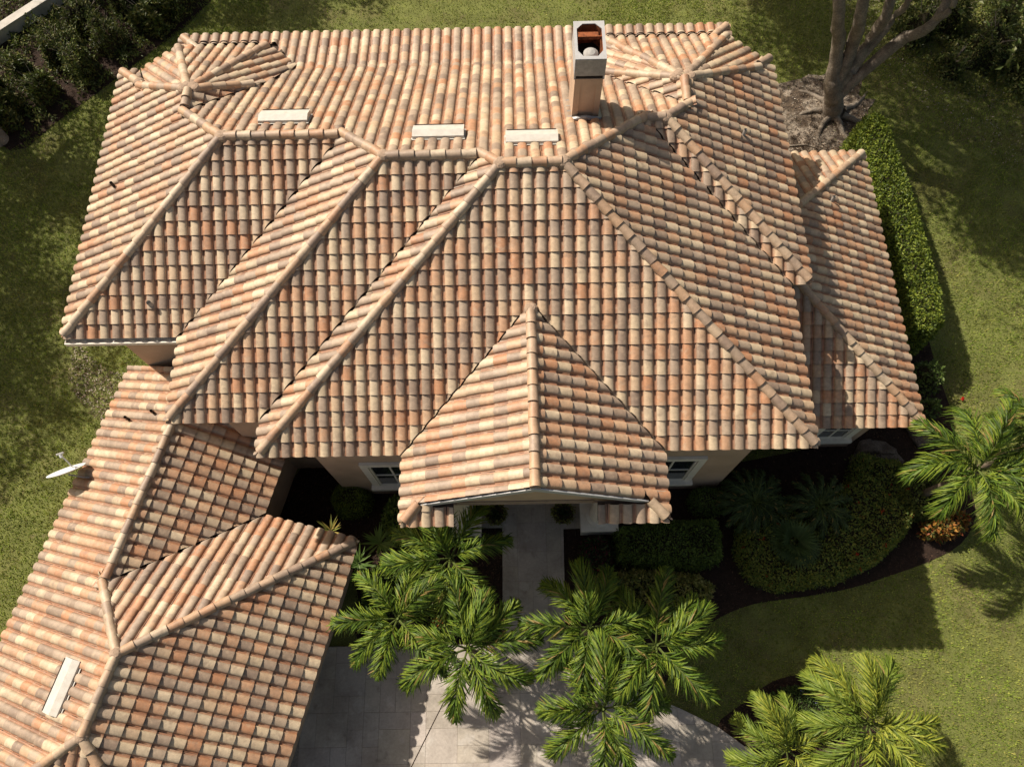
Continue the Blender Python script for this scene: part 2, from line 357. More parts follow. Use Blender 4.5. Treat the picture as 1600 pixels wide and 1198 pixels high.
full = []; cutV = []; cutF = []; cutT = []; nv = 0
def clip_mesh(V, F, a, b, c):
    """clip polygons list against a x+b y<=c (plan)"""
    d = V[:, 0] * a + V[:, 1] * b - c; V = list(map(tuple, V)); out = []
    cache = {}
    for f in F:
        g = []
        for q in range(len(f)):
            p0, p1 = f[q], f[(q + 1) % len(f)]
            if d[p0] <= 0: g.append(p0)
            if (d[p0] <= 0) != (d[p1] <= 0):
                key = (min(p0, p1), max(p0, p1))
                if key not in cache:
                    t = d[p0] / (d[p0] - d[p1]); A = np.array(V[p0]); B = np.array(V[p1]); V.append(tuple(A + t * (B - A))); cache[key] = len(V) - 1
                g.append(cache[key])
        if len(g) >= 3: out.append(g)
    return np.array(V), out
levels = {0: [0], 1: [1], 2: [2]}
for pi, (nx_, ny_, c, ze, t) in enumerate(PL):
    lv = next(b[0] for b in BL if pi in b[1])
    sec = math.sqrt(1 + t * t); out = np.array([nx_, ny_]); along = np.array([-ny_, nx_])   # along the eave
    step = EXP / sec
    nrow = int(9.5 / step); a0 = round(float(-22 / TW)); ncol = int(44 / TW)
    ofs = {0: .0}.get(pi, .0)
    A, Rw = np.meshgrid((np.arange(ncol) - ncol / 2) * TW + .05, np.arange(nrow) * step - .07 / sec, indexing='ij'); A = A.ravel(); Rw = Rw.ravel()
    # sample points of each footprint
    sa, sr = (q.ravel() for q in np.meshgrid([-.149, -.075, 0, .075, .149], [.085, .16, .24, .33, .42])); NS = 25
    base = out * c
    def pt(a, r): return base[None] + a[:, None] * along[None] - r[:, None] * out[None]
    Pm = pt((A[:, None] + sa).ravel(), (Rw[:, None] + sr / sec).ravel())
    H, act = envelope(lv, Pm); own = hp(pi, Pm)
    H = H.reshape(-1, NS); act = act.reshape(-1, NS); own = own.reshape(-1, NS)
    ok = act == pi
    cand = np.nonzero(ok.any(1))[0]
    for q in cand:
        # local frame
        y = np.array([-out[0], -out[1], t]) / sec; x = np.array([-along[0], -along[1], 0]); z = np.cross(x, y)
        z = z if z[2] > 0 else -z; x = np.cross(y, z)
        o = pt(A[q:q + 1], Rw[q:q + 1])[0]; O = np.array([o[0], o[1], ze + t * Rw[q]])
        O = O + z * rng.normal(0, .004) ; tilt = rng.normal(0, .012)
        Mx = np.array([x + y * tilt, y - x * tilt, z])
        col = PALETTE[rng.choice(12, p=PW)]
        if ok[q].all():
            full.append((O, Mx, pi, lv)); continue
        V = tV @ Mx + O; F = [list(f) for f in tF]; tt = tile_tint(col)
        done = set(); vall = {int(act[q, s_]) for s_ in np.nonzero(~ok[q])[0] if H[q, s_] > own[q, s_]}
        if len(vall) > 1: done |= vall
        for s_ in np.nonzero(~ok[q])[0]:
            h, own_, aj = H[q, s_], own[q, s_], act[q, s_]
            shared = any(pi in B_l[1] and aj in B_l[1] for B_l in BL)
            if h < -900 or (own_ > h + .02 and not shared):      # beyond a footprint: clip by the plan limits of the block that carries the tile
                allp = Pm[q * NS:(q + 1) * NS]; Ps = allp[s_]; okp = allp[ok[q]]
                cnts = [(-1 if BL[b][0] != lv or pi not in BL[b][1] else int((blockh(b, okp)[0] > -900).sum())) for b in range(len(BL))]
                for b in [int(np.argmax(cnts))]:
                    for (a_, b_, c_) in BL[b][2]:
                        if a_ * Ps[0] + b_ * Ps[1] > c_ and ('c', a_, b_, c_) not in done:
                            done.add(('c', a_, b_, c_)); V, F = clip_mesh(V, F, a_, b_, c_)
                    for pj in BL[b][1]:
                        a_, b_, c_ = PA[pj, 0], PA[pj, 1], PA[pj, 2]
                        if pj != pi and a_ * Ps[0] + b_ * Ps[1] > c_ and ('e', pj) not in done:
                            done.add(('e', pj)); V, F = clip_mesh(V, F, a_, b_, c_ + .04)
                if not F: break
                continue
            if aj in done: continue
            done.add(aj)
            qi, qj = PA[pi], PA[aj]
            # hi - hj as linear function of p: ki + gi.p
            ki = qi[3] + qi[4] * qi[2] - qj[3] - qj[4] * qj[2]; g = -qi[4] * qi[:2] + qj[4] * qj[:2]
            l = np.linalg.norm(g)
            if l < 1e-6: continue
            if own_ > h: V, F = clip_mesh(V, F, g[0] / l, g[1] / l, -ki / l - .012)      # hip: keep hi<=hj
            else: V, F = clip_mesh(V, F, -g[0] / l, -g[1] / l, ki / l + .0 - (.018))      # valley: keep hi>=hj
            if not F: break
        if F:
            usedv = sorted({i for f in F for i in f}); mp = {v: i for i, v in enumerate(usedv)}
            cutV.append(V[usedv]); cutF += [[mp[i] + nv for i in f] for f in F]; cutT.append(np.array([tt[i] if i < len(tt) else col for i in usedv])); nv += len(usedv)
# hidden tiles under the higher roofs are dropped; the 300 that look largest from the front air view stay separate
def covered(O, lv):
    if lv == 0: return False
    P = np.array([O[:2]]); h, _ = envelope(0, P)
    if h[0] < -900: return False
    d = min(envelope(0, np.array([[O[0] + dx, O[1] + dy]]))[0][0] for dx, dy in ((.9, 0), (-.9, 0), (0, .9), (0, -.9)))
    return d > -900
full = [f for f in full if not covered(f[0], f[3])]
def in_view(p):
    d = p - CP; z = d @ CF; return z, 800 + 1191.5 * (d @ CX) / z, 599 - 1191.5 * (d @ CU) / z
scores = []
for (O, Mx, pi, lv) in full:
    p = O + (0, 0, GZ) + Mx[1] * .18; z, u, v = in_view(p); vd = (CP - p) / np.linalg.norm(CP - p)
    sc = max(0, Mx[2] @ vd) / z ** 2
    if not (15 < u < 1585 and 15 < v < 1183): sc = 0
    if lv == 1 and p[0] < 14.0: sc = 0
    if lv == 2:
        H0, _ = envelope(0, p[None, :2] + (CP - p)[None, :2] / (CP - p)[2] * (GZ - p[2])); sc = 0 if H0[0] > -900 else sc
    scores.append(sc)
order = np.argsort(-np.array(scores)); single = set(order[:300].tolist())
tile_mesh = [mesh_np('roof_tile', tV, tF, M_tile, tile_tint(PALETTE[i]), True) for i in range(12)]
big = []; bt = []
for i, (O, Mx, pi, lv) in enumerate(full):
    ci = rng.choice(12, p=PW)
    if i in single:
        o = hlink('roof_tile', tile_mesh[ci])
        o.matrix_basis = Matrix(((Mx[0][0], Mx[1][0], Mx[2][0], O[0]), (Mx[0][1], Mx[1][1], Mx[2][1], O[1]), (Mx[0][2], Mx[1][2], Mx[2][2], O[2] + GZ), (0, 0, 0, 1)))
    else:
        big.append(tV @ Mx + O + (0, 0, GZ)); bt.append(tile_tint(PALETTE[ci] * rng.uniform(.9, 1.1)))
nb = len(big); FV = (tF[None] + (np.arange(nb) * len(tV))[:, None, None]).reshape(-1, 4)
V = np.vstack(big)
allV = np.vstack([V] + [np.vstack(cutV) + (0, 0, GZ)]); allT = np.vstack(bt + cutT)
me = bpy.data.meshes.new('roof_tiling'); fl = [len(f) for f in cutF]
loops = np.concatenate([FV.ravel(), np.concatenate([np.array(f) for f in cutF]) + len(V)]).astype(np.int32)
cnt = np.concatenate([np.full(len(FV), 4), np.array(fl)]); start = np.concatenate([[0], np.cumsum(cnt)[:-1]]).astype(np.int32)
me.vertices.add(len(allV)); me.vertices.foreach_set('co', allV.astype(np.float32).ravel()); me.loops.add(len(loops)); me.loops.foreach_set('vertex_index', loops)
me.polygons.add(len(cnt)); me.polygons.foreach_set('loop_start', start); me.polygons.foreach_set('use_smooth', np.ones(len(cnt), bool)); me.update(calc_edges=True); me.validate()
at = me.color_attributes.new('tint', 'FLOAT_COLOR', 'POINT'); at.data.foreach_set('color', np.hstack([allT, np.ones((len(allT), 1))]).astype(np.float32).ravel()); me.materials.append(M_tile)
hlink('roof_tiling', me, kind='stuff')
print('tiles', len(full), 'cut', len(cutV))

# roof deck below the tiles
for b, (lv, pls, cl) in enumerate(BL):
    mb = MB()
    for pi in pls:
        nx_, ny_, c, ze, t = PL[pi]; o = np.array([nx_, ny_]) * c; al = np.array([-ny_, nx_])
        poly = [tuple(o + al * 30), tuple(o - al * 30), tuple(o - al * 30 - 14 * np.array([nx_, ny_])), tuple(o + al * 30 - 14 * np.array([nx_, ny_]))]
        for pj in pls:
            if pj == pi: continue
            qi, qj = PA[pi], PA[pj]; ki = qi[3] + qi[4] * qi[2] - qj[3] - qj[4] * qj[2]; g = -qi[4] * qi[:2] + qj[4] * qj[:2]
            poly = clip_poly(poly, g[0], g[1], -ki)
            poly = clip_poly(poly, qj[0], qj[1], qj[2])
            if len(poly) < 3: break
        for (a_, b_, c_) in cl:
            if len(poly) >= 3: poly = clip_poly(poly, a_, b_, c_)
        if len(poly) < 3: continue
        V3 = [(x, y, ze + t * (c - nx_ * x - ny_ * y) + GZ - .012 - .004 * b) for x, y in poly]
        ar = sum(poly[q - 1][0] * poly[q][1] - poly[q][0] * poly[q - 1][1] for q in range(len(poly)))
        mb.add(V3, [tuple(range(len(V3))) if ar > 0 else tuple(range(len(V3)))[::-1]])
    hb(mb, 'roof_deck', M_under)

# hip and ridge caps
cV = []; cF = []; nn = 8
for r_, (yy, rad, zz) in enumerate(((0, .125, .062), (.41, .105, .040), (0, .125, .062), (.002, .105, .040))):
    for q in range(nn + 1):
        a = math.pi * (1.08 * q / nn - .04); cV.append((-math.cos(a) * rad, yy, math.sin(a) * rad * .95 + zz * .9))
for q in range(nn): cF += [(q, q + 1, nn + 2 + q, nn + 1 + q), (3 * nn + 3 + q, 3 * nn + 4 + q, 2 * nn + 3 + q, 2 * nn + 2 + q)]
cV = np.array(cV); cF = np.array(cF)
CAPP = np.array([(.47, .36, .25), (.42, .30, .205), (.33, .25, .185), (.28, .205, .155), (.44, .29, .18), (.40, .235, .14), (.50, .41, .30)])
cap_mesh = [mesh_np('ridge_cap', cV, cF, M_tile, c_, True) for c_ in CAPP]
mort = MB(); caps = []
for b, (lv, pls, cl) in enumerate(BL):
    for x1 in range(len(pls)):
        for x2 in range(x1 + 1, len(pls)):
            i, j = pls[x1], pls[x2]; qi, qj = PA[i], PA[j]
            ki = qi[3] + qi[4] * qi[2] - qj[3] - qj[4] * qj[2]; g = -qi[4] * qi[:2] + qj[4] * qj[:2]; l = np.linalg.norm(g)
            if l < 1e-6: continue
            nrm = g / l; p0 = nrm * (-ki / l); d = np.array([-nrm[1], nrm[0]])
            # centre the line near the block
            ref = np.array([4., 3.]); p0 = p0 + d * ((ref - p0) @ d)
            ss = np.arange(-26, 26, .04); P = p0 + ss[:, None] * d
            H, _ = envelope(lv, P); hb_, act = blockh(b, P); hi = hp(i, P)
            Ha, aa = envelope(lv, P + nrm * .12); Hb, ab = envelope(lv, P - nrm * .12)
            good = (np.abs(H - hi) < 3e-3) & (hb_ > -900)
            good &= ((np.abs(Ha - hp(i, P + nrm * .12)) < 3e-3) | (np.abs(Ha - hp(j, P + nrm * .12)) < 3e-3)) & ((np.abs(Hb - hp(i, P - nrm * .12)) < 3e-3) | (np.abs(Hb - hp(j, P - nrm * .12)) < 3e-3))
            good &= (Ha < H + abs(0) + .2) & ((Ha + Hb) < 2 * H - 5e-3)
            if lv:
                H0, _ = envelope(0, P); good &= ~((H0 > -900) & (envelope(0, P + (.8, 0))[0] > -900) & (envelope(0, P - (.8, 0))[0] > -900))
            idx = np.nonzero(good)[0]
            if len(idx) < 8: continue
            for run in np.split(idx, np.nonzero(np.diff(idx) > 3)[0] + 1):
                if len(run) < 8: continue
                a3 = np.array([*P[run[0]], hi[run[0]] + GZ]); b3 = np.array([*P[run[-1]], hi[run[-1]] + GZ])
                if a3[2] > b3[2]: a3, b3 = b3, a3
                caps.append((a3, b3, i, j))
seen = []
ncap = 0
for a3, b3, i, j in caps:
    mid = (a3 + b3) / 2
    if any(np.linalg.norm(mid - s_) < .15 for s_ in seen): continue
    seen.append(mid)
    D = b3 - a3; Ln = np.linalg.norm(D); y = D / Ln; x = np.cross(y, [0, 0, 1.]); x /= np.linalg.norm(x); z = np.cross(x, y)
    slope = y[2] > .05
    m_ = max(1, round((Ln + (.08 if slope else .0)) / .37)); st = (Ln + (.08 if slope else 0)) / m_
    for q in range(m_):
        O = a3 + y * (q * st - (.08 if slope else 0)) + z * (.006 + rng.normal(0, .004)); yaw = rng.normal(0, .02)
        X = x + y * yaw; Y = y - x * yaw
        o = hlink('ridge_cap', cap_mesh[rng.integers(7)])
        sc = st / .37
        o.matrix_basis = Matrix(((X[0], Y[0] * sc, z[0], O[0]), (X[1], Y[1] * sc, z[1], O[1]), (X[2], Y[2] * sc, z[2], O[2]), (0, 0, 0, 1))); ncap += 1
    w = .115; V8 = []
    for e, P_ in ((0, a3 - y * .02), (1, b3)):
        for (u_, v_) in ((-w, -.06), (-w, .045), (-.07, .10), (.07, .10), (w, .045), (w, -.06)): V8.append(P_ + x * u_ + z * v_)
    mort.add(V8, [(q, q + 6, q + 7, q + 1) for q in range(5)] + [(0, 1, 2, 3, 4, 5), (11, 10, 9, 8, 7, 6)])
for a3, b3, i, j in caps:
    if np.linalg.norm(b3 - a3) < 1.0: continue
    V = []; F = []
    for r_, (rr, zz) in enumerate(((.165, -.02), (.15, .09), (.10, .135), (.04, .148))):
        for q in range(10): V.append((b3[0] + rr * math.cos(q * .6283), b3[1] + rr * math.sin(q * .6283), b3[2] + zz - .0))
    for r_ in range(3):
        for q in range(10): F.append((r_ * 10 + q, r_ * 10 + (q + 1) % 10, (r_ + 1) * 10 + (q + 1) % 10, (r_ + 1) * 10 + q))
    F.append(tuple(range(30, 40))); mort.add(V, F)
hb(mort, 'mortar_bed', M_mortar)
print('caps', ncap)

# fascia + soffit round the eaves, walls
def outline_trim(poly, z, parent_name, inset=.05, depth=.20):
    mb = MB(); m = len(poly)
    for q in range(m):
        a = np.array(poly[q]); b = np.array(poly[(q + 1) % m]); d = (b - a); l = np.linalg.norm(d); d /= l; nrm = np.array([-d[1], d[0]])   # ccw polygon: inward
        A = a + nrm * inset + d * inset; B = b + nrm * inset - d * inset
        V = [(*A, z - depth), (*B, z - depth), (*(B + nrm * .025), z - depth), (*(A + nrm * .025), z - depth), (*A, z - .015), (*B, z - .015), (*(B + nrm * .025), z - .015), (*(A + nrm * .025), z - .015)]
        mb.add(V, [(0, 3, 2, 1), (4, 5, 6, 7), (0, 1, 5, 4), (1, 2, 6, 5), (2, 3, 7, 6), (3, 0, 4, 7)])
    hb(mb, 'fascia', M_fascia)
def walls(poly, z0, z1, name='wall'):
    mb = MB(); mb.prism(poly, z0, z1); return hb(mb, name, M_stucco)
OUT = [(0, 0), (XPL, 0), (XPL, YP), (XPL + 1.15, YP), (XPL + 1.15, YG + .02), (XPR - 1.55, YG + .02), (XPR - 1.55, YP), (XPR, YP), (XPR, 0), (XR4, 0), (XR4, YF5), (XR5, YF5), (XR5, 11.27), (12.3, 12.33), (-3.7, 12.33), (XL1, 11.05), (XL1, YF1), (XL2, YF1), (XL2, YF2), (0, YF2)]
outline_trim(OUT, GZ - .06, 'house'); outline_trim([(12.45, 11.0), (12.45, 13.0), (-3.75, 13.0), (-3.75, 11.0)], GZ + LZ - .02, 'l', depth=.14)
sf = [(0.03, 0.03), (XPL + .03, 0.03), (XPL + .03, YG + .05), (XPR - .03, YG + .05), (XPR - .03, .03), (XR4 - .03, .03), (XR4 - .03, YF5 + .03), (XR5 - .03, YF5 + .03), (XR5 - .03, 11.2), (12.4, 12.2), (-3.7, 12.2), (XL1 + .03, 11.0), (XL1 + .03, YF1 + .03), (XL2 + .03, YF1 + .03), (XL2 + .03, YF2 + .03), (.03, YF2 + .03)]
mb = MB(); mb.prism(sf, GZ - .23, GZ - .20); hb(mb, 'soffit', M_stucco)
WALL = [(.66, .6), (4.6, .6), (4.6, 1.4), (8.15, 1.4), (8.15, .6), (12.2, .6), (12.2, YF5 + .6), (XR5 - .6, YF5 + .6), (XR5 - .6, 10.6), (XL1 + .5, 10.6), (XL1 + .5, YF1 + .6), (XL2 + .6, YF1 + .6), (XL2 + .6, YF2 + .6), (.66, YF2 + .6)]
walls(WALL, .0, GZ - .231)
ww = [(12.3, YWF + .5), (XW - .5, YWF + .5), (XW - .5, YWB - .5), (12.95, YWB - .5), (12.95, YF5 + .5), (12.3, YF5 + .5)]
walls(ww, .0, GZ + HW - .16)
outline_trim([(12.3, YWF), (XW, YWF), (XW, YWB), (12.9, YWB)], GZ + HW - .01, 'w')
mb = MB(); mb.prism([(12.22, YWF + .06), (XW - .06, YWF + .06), (XW - .06, YWB - .06), (12.85, YWB - .06), (12.85, YWF + 3.5), (12.22, YWF + 3.5)], GZ + HW - .155, GZ + HW - .13); hb(mb, 'soffit', M_stucco)
def Gw(u, v): return (GX0 + math.cos(GA) * u - math.sin(GA) * v, GY0 + math.sin(GA) * u + math.cos(GA) * v)
gout = [Gw(0, GF), Gw(GW2, GF), Gw(GW2, GV), Gw(GW1, GV), Gw(GW1, .4), Gw(0, .4)]
outline_trim(gout, GZ + HG - .01, 'g')
walls([Gw(.5, GF + .5), Gw(GW2 - .5, GF + .5), Gw(GW2 - .5, GV - .5), Gw(GW1 - .5, GV - .5), Gw(GW1 - .5, .3), Gw(.5, .3)], .0, GZ + HG - .16, 'garage_wall')
# gable end of the garage wing against the yard
a_, m_, b_ = Gw(.1, .33), Gw(GW1 / 2, .33), Gw(GW1 - .1, .33)
mb = MB(); z_ = GZ + HG; mb.add([(*a_, z_ - .15), (*b_, z_ - .15), (*m_, z_ + T * GW1 / 2 - .05)] + [(*Gw(.1, .27), z_ - .15), (*Gw(GW1 - .1, .27), z_ - .15), (*Gw(GW1 / 2, .27), z_ + T * GW1 / 2 - .05)], [(0, 2, 1), (3, 4, 5), (0, 1, 4, 3), (1, 2, 5, 4), (2, 0, 3, 5)]); hb(mb, 'gable_wall', M_stucco)

# porch gable: wall panel with arch trim, rake boards, columns
apexz = GZ + T * (XPR - XPL) / 2
mb = MB(); y0, y1 = YG + .10, YG + .22
mb.add([(XPL + .55, y0, GZ - .2), (XPR - .55, y0, GZ - .2), (xp, y0, apexz - .08), (XPL + .55, y1, GZ - .2), (XPR - .55, y1, GZ - .2), (xp, y1, apexz - .08)], [(0, 1, 2), (3, 5, 4), (0, 3, 4, 1), (1, 4, 5, 2), (2, 5, 3, 0)]); hb(mb, 'gable_wall', M_stucco)
for sx in (-1, 1):
    mb = MB(); xe = xp + sx * ((XPR - XPL) / 2 - .42); ze = GZ + T * .42
    for (yy0, yy1, zt, zb) in ((YG - .045, YG - .012, .035, -.16),):
        V = [(xe, yy0, ze + zb), (xe, yy1, ze + zb), (xe, yy1, ze + zt), (xe, yy0, ze + zt), (xp, yy0, apexz + zb), (xp, yy1, apexz + zb), (xp, yy1, apexz + zt), (xp, yy0, apexz + zt)]
        mb.add(V, [(0, 1, 2, 3), (7, 6, 5, 4), (0, 4, 5, 1), (1, 5, 6, 2), (2, 6, 7, 3), (3, 7, 4, 0)])
    hb(mb, 'rake_board', M_gutter)
def column(x, y, px, py):
    mb = MB()
    mb.box((px - .52, py - .46, .06), (px + .52, py + .46, .78)); mb.box((px - .56, py - .50, .78), (px + .56, py + .50, .86))
    o = hb(mb, 'porch_column', M_trim)
    s = MB(); s.tube([(px, py, .862), (px, py, .95), (px, py, .951), (px, py, 3), (px, py, GZ - .45), (px, py, GZ - .44), (px, py, GZ - .24)], [.40, .40, .30, .29, .26, .34, .36], 24)
    q = s.build('column_shaft', M_trim, o, smooth=False)
    return o
column(0, 0, 8.42, -.36); column(0, 0, 4.33, -.36)
mb = MB(); mb.box((XPR - 1.55, YG + .1, GZ - .2), (XPR - .1, 0.0, GZ - .1)); 

# windows on the front wall
def window(x0, x1, z0, z1, y, n=2):
    mb = MB(); t_ = .20
    mb.box((x0, y - .09, z1 - t_), (x1, y - .003, z1)); mb.box((x0, y - .09, z0 + .14), (x0 + t_, y - .003, z1 - t_)); mb.box((x1 - t_, y - .09, z0 + .14), (x1, y - .003, z1 - t_))
    o = hb(mb, 'window', M_trim)
    s = MB(); s.box((x0 - .06, y - .20, z0 - .02), (x1 + .06, y - .003, z0 + .138)); s.build('sill', M_trim, o)
    xi0, xi1, zi0, zi1 = x0 + t_ + .002, x1 - t_ - .002, z0 + .14, z1 - t_ - .002
    f = MB(); w = .05
    f.box((xi0, y - .05, zi0), (xi0 + w, y - .01, zi1)); f.box((xi1 - w, y - .05, zi0), (xi1, y - .01, zi1)); f.box((xi0 + w, y - .05, zi0), (xi1 - w, y - .01, zi0 + w)); f.box((xi0 + w, y - .05, zi1 - w), (xi1 - w, y - .01, zi1))
    f.box((xi0 + w, y - .045, (zi0 + zi1) / 2 - .02), (xi1 - w, y - .012, (zi0 + zi1) / 2 + .02)); xm = (xi0 + xi1) / 2; f.box((xm - .025, y - .047, zi0 + w), (xm + .025, y - .011, (zi0 + zi1) / 2 - .021)); f.box((xm - .025, y - .047, (zi0 + zi1) / 2 + .021), (xm + .025, y - .011, zi1 - w))
    f.build('frame', M_trim, o)
    for (za, zb) in ((zi0 + w, (zi0 + zi1) / 2 - .02), ((zi0 + zi1) / 2 + .02, zi1 - w)):
        for (xa, xb) in ((xi0 + w, xm - .025), (xm + .025, xi1 - w)):
            g = MB(); g.box((xa, y - .022, za), (xb, y - .016, zb)); g.build('pane', M_glass, o)
window(1.69, 3.25, GZ - 5.40, GZ - 2.97, .6); window(9.45, 11.15, GZ - 5.40, GZ - 2.90, .6)
window(13.2, 14.5, 1.0, 2.7, YWF + .5); window(14.9, 16.2, 1.0, 2.7, YWF + .5)
d = MB(); d.box((5.5, 1.34, .06), (7.2, 1.397, 3.0)); dd = hb(d, 'door', M_fascia)
h_ = MB(); h_.tube([(6.5, 1.30, 1.0), (6.5, 1.30, 1.35)], [.02, .02], 8); h_.build('handle', M_metal, dd)
# gutter along the left block's front eave, downpipe corner
g = MB(); g.box((XL1 + .02, YF1 - .20, GZ - .17), (XL2 - .03, YF1 - .165, GZ - .05)); g.box((XL1 + .02, YF1 - .165, GZ - .172), (XL2 - .03, YF1 - .02, GZ - .155)); g.box((XL1 + .02, YF1 - .02, GZ - .155), (XL2 - .03, YF1 - .005, GZ - .07))
g.box((XL1 + .004, YF1 - .20, GZ - .174), (XL1 + .02, YF1 - .005, GZ - .05)); gt = hb(g, 'gutter', M_trim)
for q in range(4):
    b_ = MB(); xx = XL1 + .5 + q * .7; b_.box((xx, YF1 - .164, GZ - .066), (xx + .03, YF1 - .022, GZ - .056)); b_.build('bracket', M_trim, gt)
g = MB(); g.box((XL2 - .05, YF2 + .1, GZ - .10), (XL2 - .035, YF1 - .35, GZ - .03)); hb(g, 'gutter', M_gutter)

# chimney
cx0, cx1, cy0, cy1 = 7.50, 8.15, 7.95, 9.02; zb, zt = GZ + .4, GZ + 3.20
mb = MB(); mb.box((cx0, cy0, zb), (cx1, cy1, zt)); ch = hb(mb, 'chimney', M_stucco)
mb = MB()
for xa, xb in ((cx0 - .002, cx0 + .14), (cx1 - .14, cx1 + .002)): mb.box((xa, cy0 - .025, zb + .1), (xb, cy0 - .0, zt - .22))
mb.box((cx0 - .002, cy0 - .03, zt - .22), (cx1 + .002, cy0 - .0, zt - .003)); mb.build('pilaster', M_stucco, ch)
zr = GZ + 3.80; r = MB(); w = .06
for xa, xb in ((cx0 - .02, cx0 + .01), (cx1 - .01, cx1 + .02)): r.box((xa, cy0 - .02, zt - .02), (xb, cy1 + .02, zr - .02))
r.box((cx0 + .01, cy1 - .01, zt - .02), (cx1 - .01, cy1 + .02, zr - .02))
r.build('shroud', M_gutter, ch)
# octagonal rim plate with its opening
O8 = [(cx0 - .03, cy0 - .03), (cx1 + .03, cy0 - .03), (cx1 + .03, cy1 + .03), (cx0 - .03, cy1 + .03)]
i8 = [(cx0 + .16, cy0 + .06), (cx1 - .16, cy0 + .06), (cx1 - .04, cy0 + .22), (cx1 - .04, cy1 - .2), (cx1 - .18, cy1 - .05), (cx0 + .18, cy1 - .05), (cx0 + .04, cy1 - .2), (cx0 + .04, cy0 + .22)]
r = MB(); V = [(x, y, zr) for x, y in O8] + [(x, y, zr) for x, y in i8] + [(x, y, zr - .02) for x, y in O8] + [(x, y, zr - .02) for x, y in i8]
top = [(0, 1, 5, 4), (1, 6, 5), (1, 2, 7, 6), (2, 8, 7), (2, 3, 9, 8), (3, 10, 9), (3, 0, 11, 10), (0, 4, 11)]
F = top + [tuple(v + 12 for v in f[::-1]) for f in top] + [(q, (q + 1) % 4 + 0, (q + 1) % 4 + 12, q + 12) for q in range(4)] + [(4 + (q + 1) % 8, 4 + q, 16 + q, 16 + (q + 1) % 8) for q in range(8)]
r.add(V, F); r.build('shroud_rim', M_gutter, ch)
r = MB()    # rusty lining
for a in range(8):
    p, q = i8[a], i8[(a + 1) % 8]; r.add([(*p, zr - .021), (*q, zr - .021), (*q, zt + .02), (*p, zt + .02)], [(0, 1, 2, 3)])
r.build('lining', M_rust, ch)
r = MB(); r.box((cx0 + .012, cy0 - .012, zt + .001), (cx1 - .012, cy0 + .02, zr - .38)); r.build('slot', M_soot_shade, ch)  # solid dark box painted in for the shade of the open slot
r = MB(); r.box((cx0 + .03, cy0 + .03, zt + .001), (cx1 - .03, cy1 - .03, zt + .03)); r.build('crown', M_soot_shade, ch)
r = MB(); r.box((cx0 + .045, cy0 + .66, zr - .12), (cx1 - .045, cy0 + .69, zr - .03)); r.box((cx0 + .045, cy0 + .69, zr - .05), (cx1 - .12, cy0 + .80, zr - .03)); r.build('brace', M_rust, ch)
r = MB(); cc = (7.84, cy0 + .26); pts = [(cc[0], cc[1], z) for z in (zt + .03, zr - .20, zr - .20, zr - .12, zr - .07, zr - .05)]; r.tube(pts, [.13, .13, .17, .17, .10, .01], 20); r.build('flue_cap', M_lead, ch)
r = MB(); # sloping grey hood above the front opening
V = [(cx0 - .01, cy0 - .045, zr - .005), (cx1 + .01, cy0 - .045, zr - .005), (cx1 + .02, cy0 - .11, zr - .41), (cx0 - .02, cy0 - .11, zr - .41)]
r.add(V + [(a, b, c - .015) for a, b, c in V], [(3, 2, 1, 0), (4, 5, 6, 7), (0, 1, 5, 4), (1, 2, 6, 5), (2, 3, 7, 6), (3, 0, 4, 7)]); r.build('hood', M_metal, ch)
r = MB()
for xa in (cx0 - .03, cx1 + .005): r.box((xa, cy0 - .03, zt - .02), (xa + .025, cy0 + .0, zr - .02))
r.build('hood_post', M_gutter, ch)
r = MB()   # flashing at the foot
for sx, xa in ((0, cx0 - .09), (1, cx1 + .005)):
    r.add([(xa, cy0 - .1, GZ + T * (YB - cy0 + .1) + .10), (xa + .085, cy0 - .1, GZ + T * (YB - cy0 + .1) + .10), (xa + .085, cy1, GZ + T * (YB - cy1) + .10), (xa, cy1, GZ + T * (YB - cy1) + .10)], [(0, 1, 2, 3)])
r.tube([(cx0 - .05, cy0 - .10, GZ + T * (YB - cy0) + .10), (cx0 + .12, cy0 - .14, GZ + T * (YB - cy0) + .17), (7.83, cy0 - .15, GZ + T * (YB - cy0) + .21), (cx1 - .1, cy0 - .14, GZ + T * (YB - cy0) + .16), (cx1 + .05, cy0 - .1, GZ + T * (YB - cy0) + .10)], [.05, .06, .065, .06, .05], 8)
r.build('flashing', M_metal, ch)

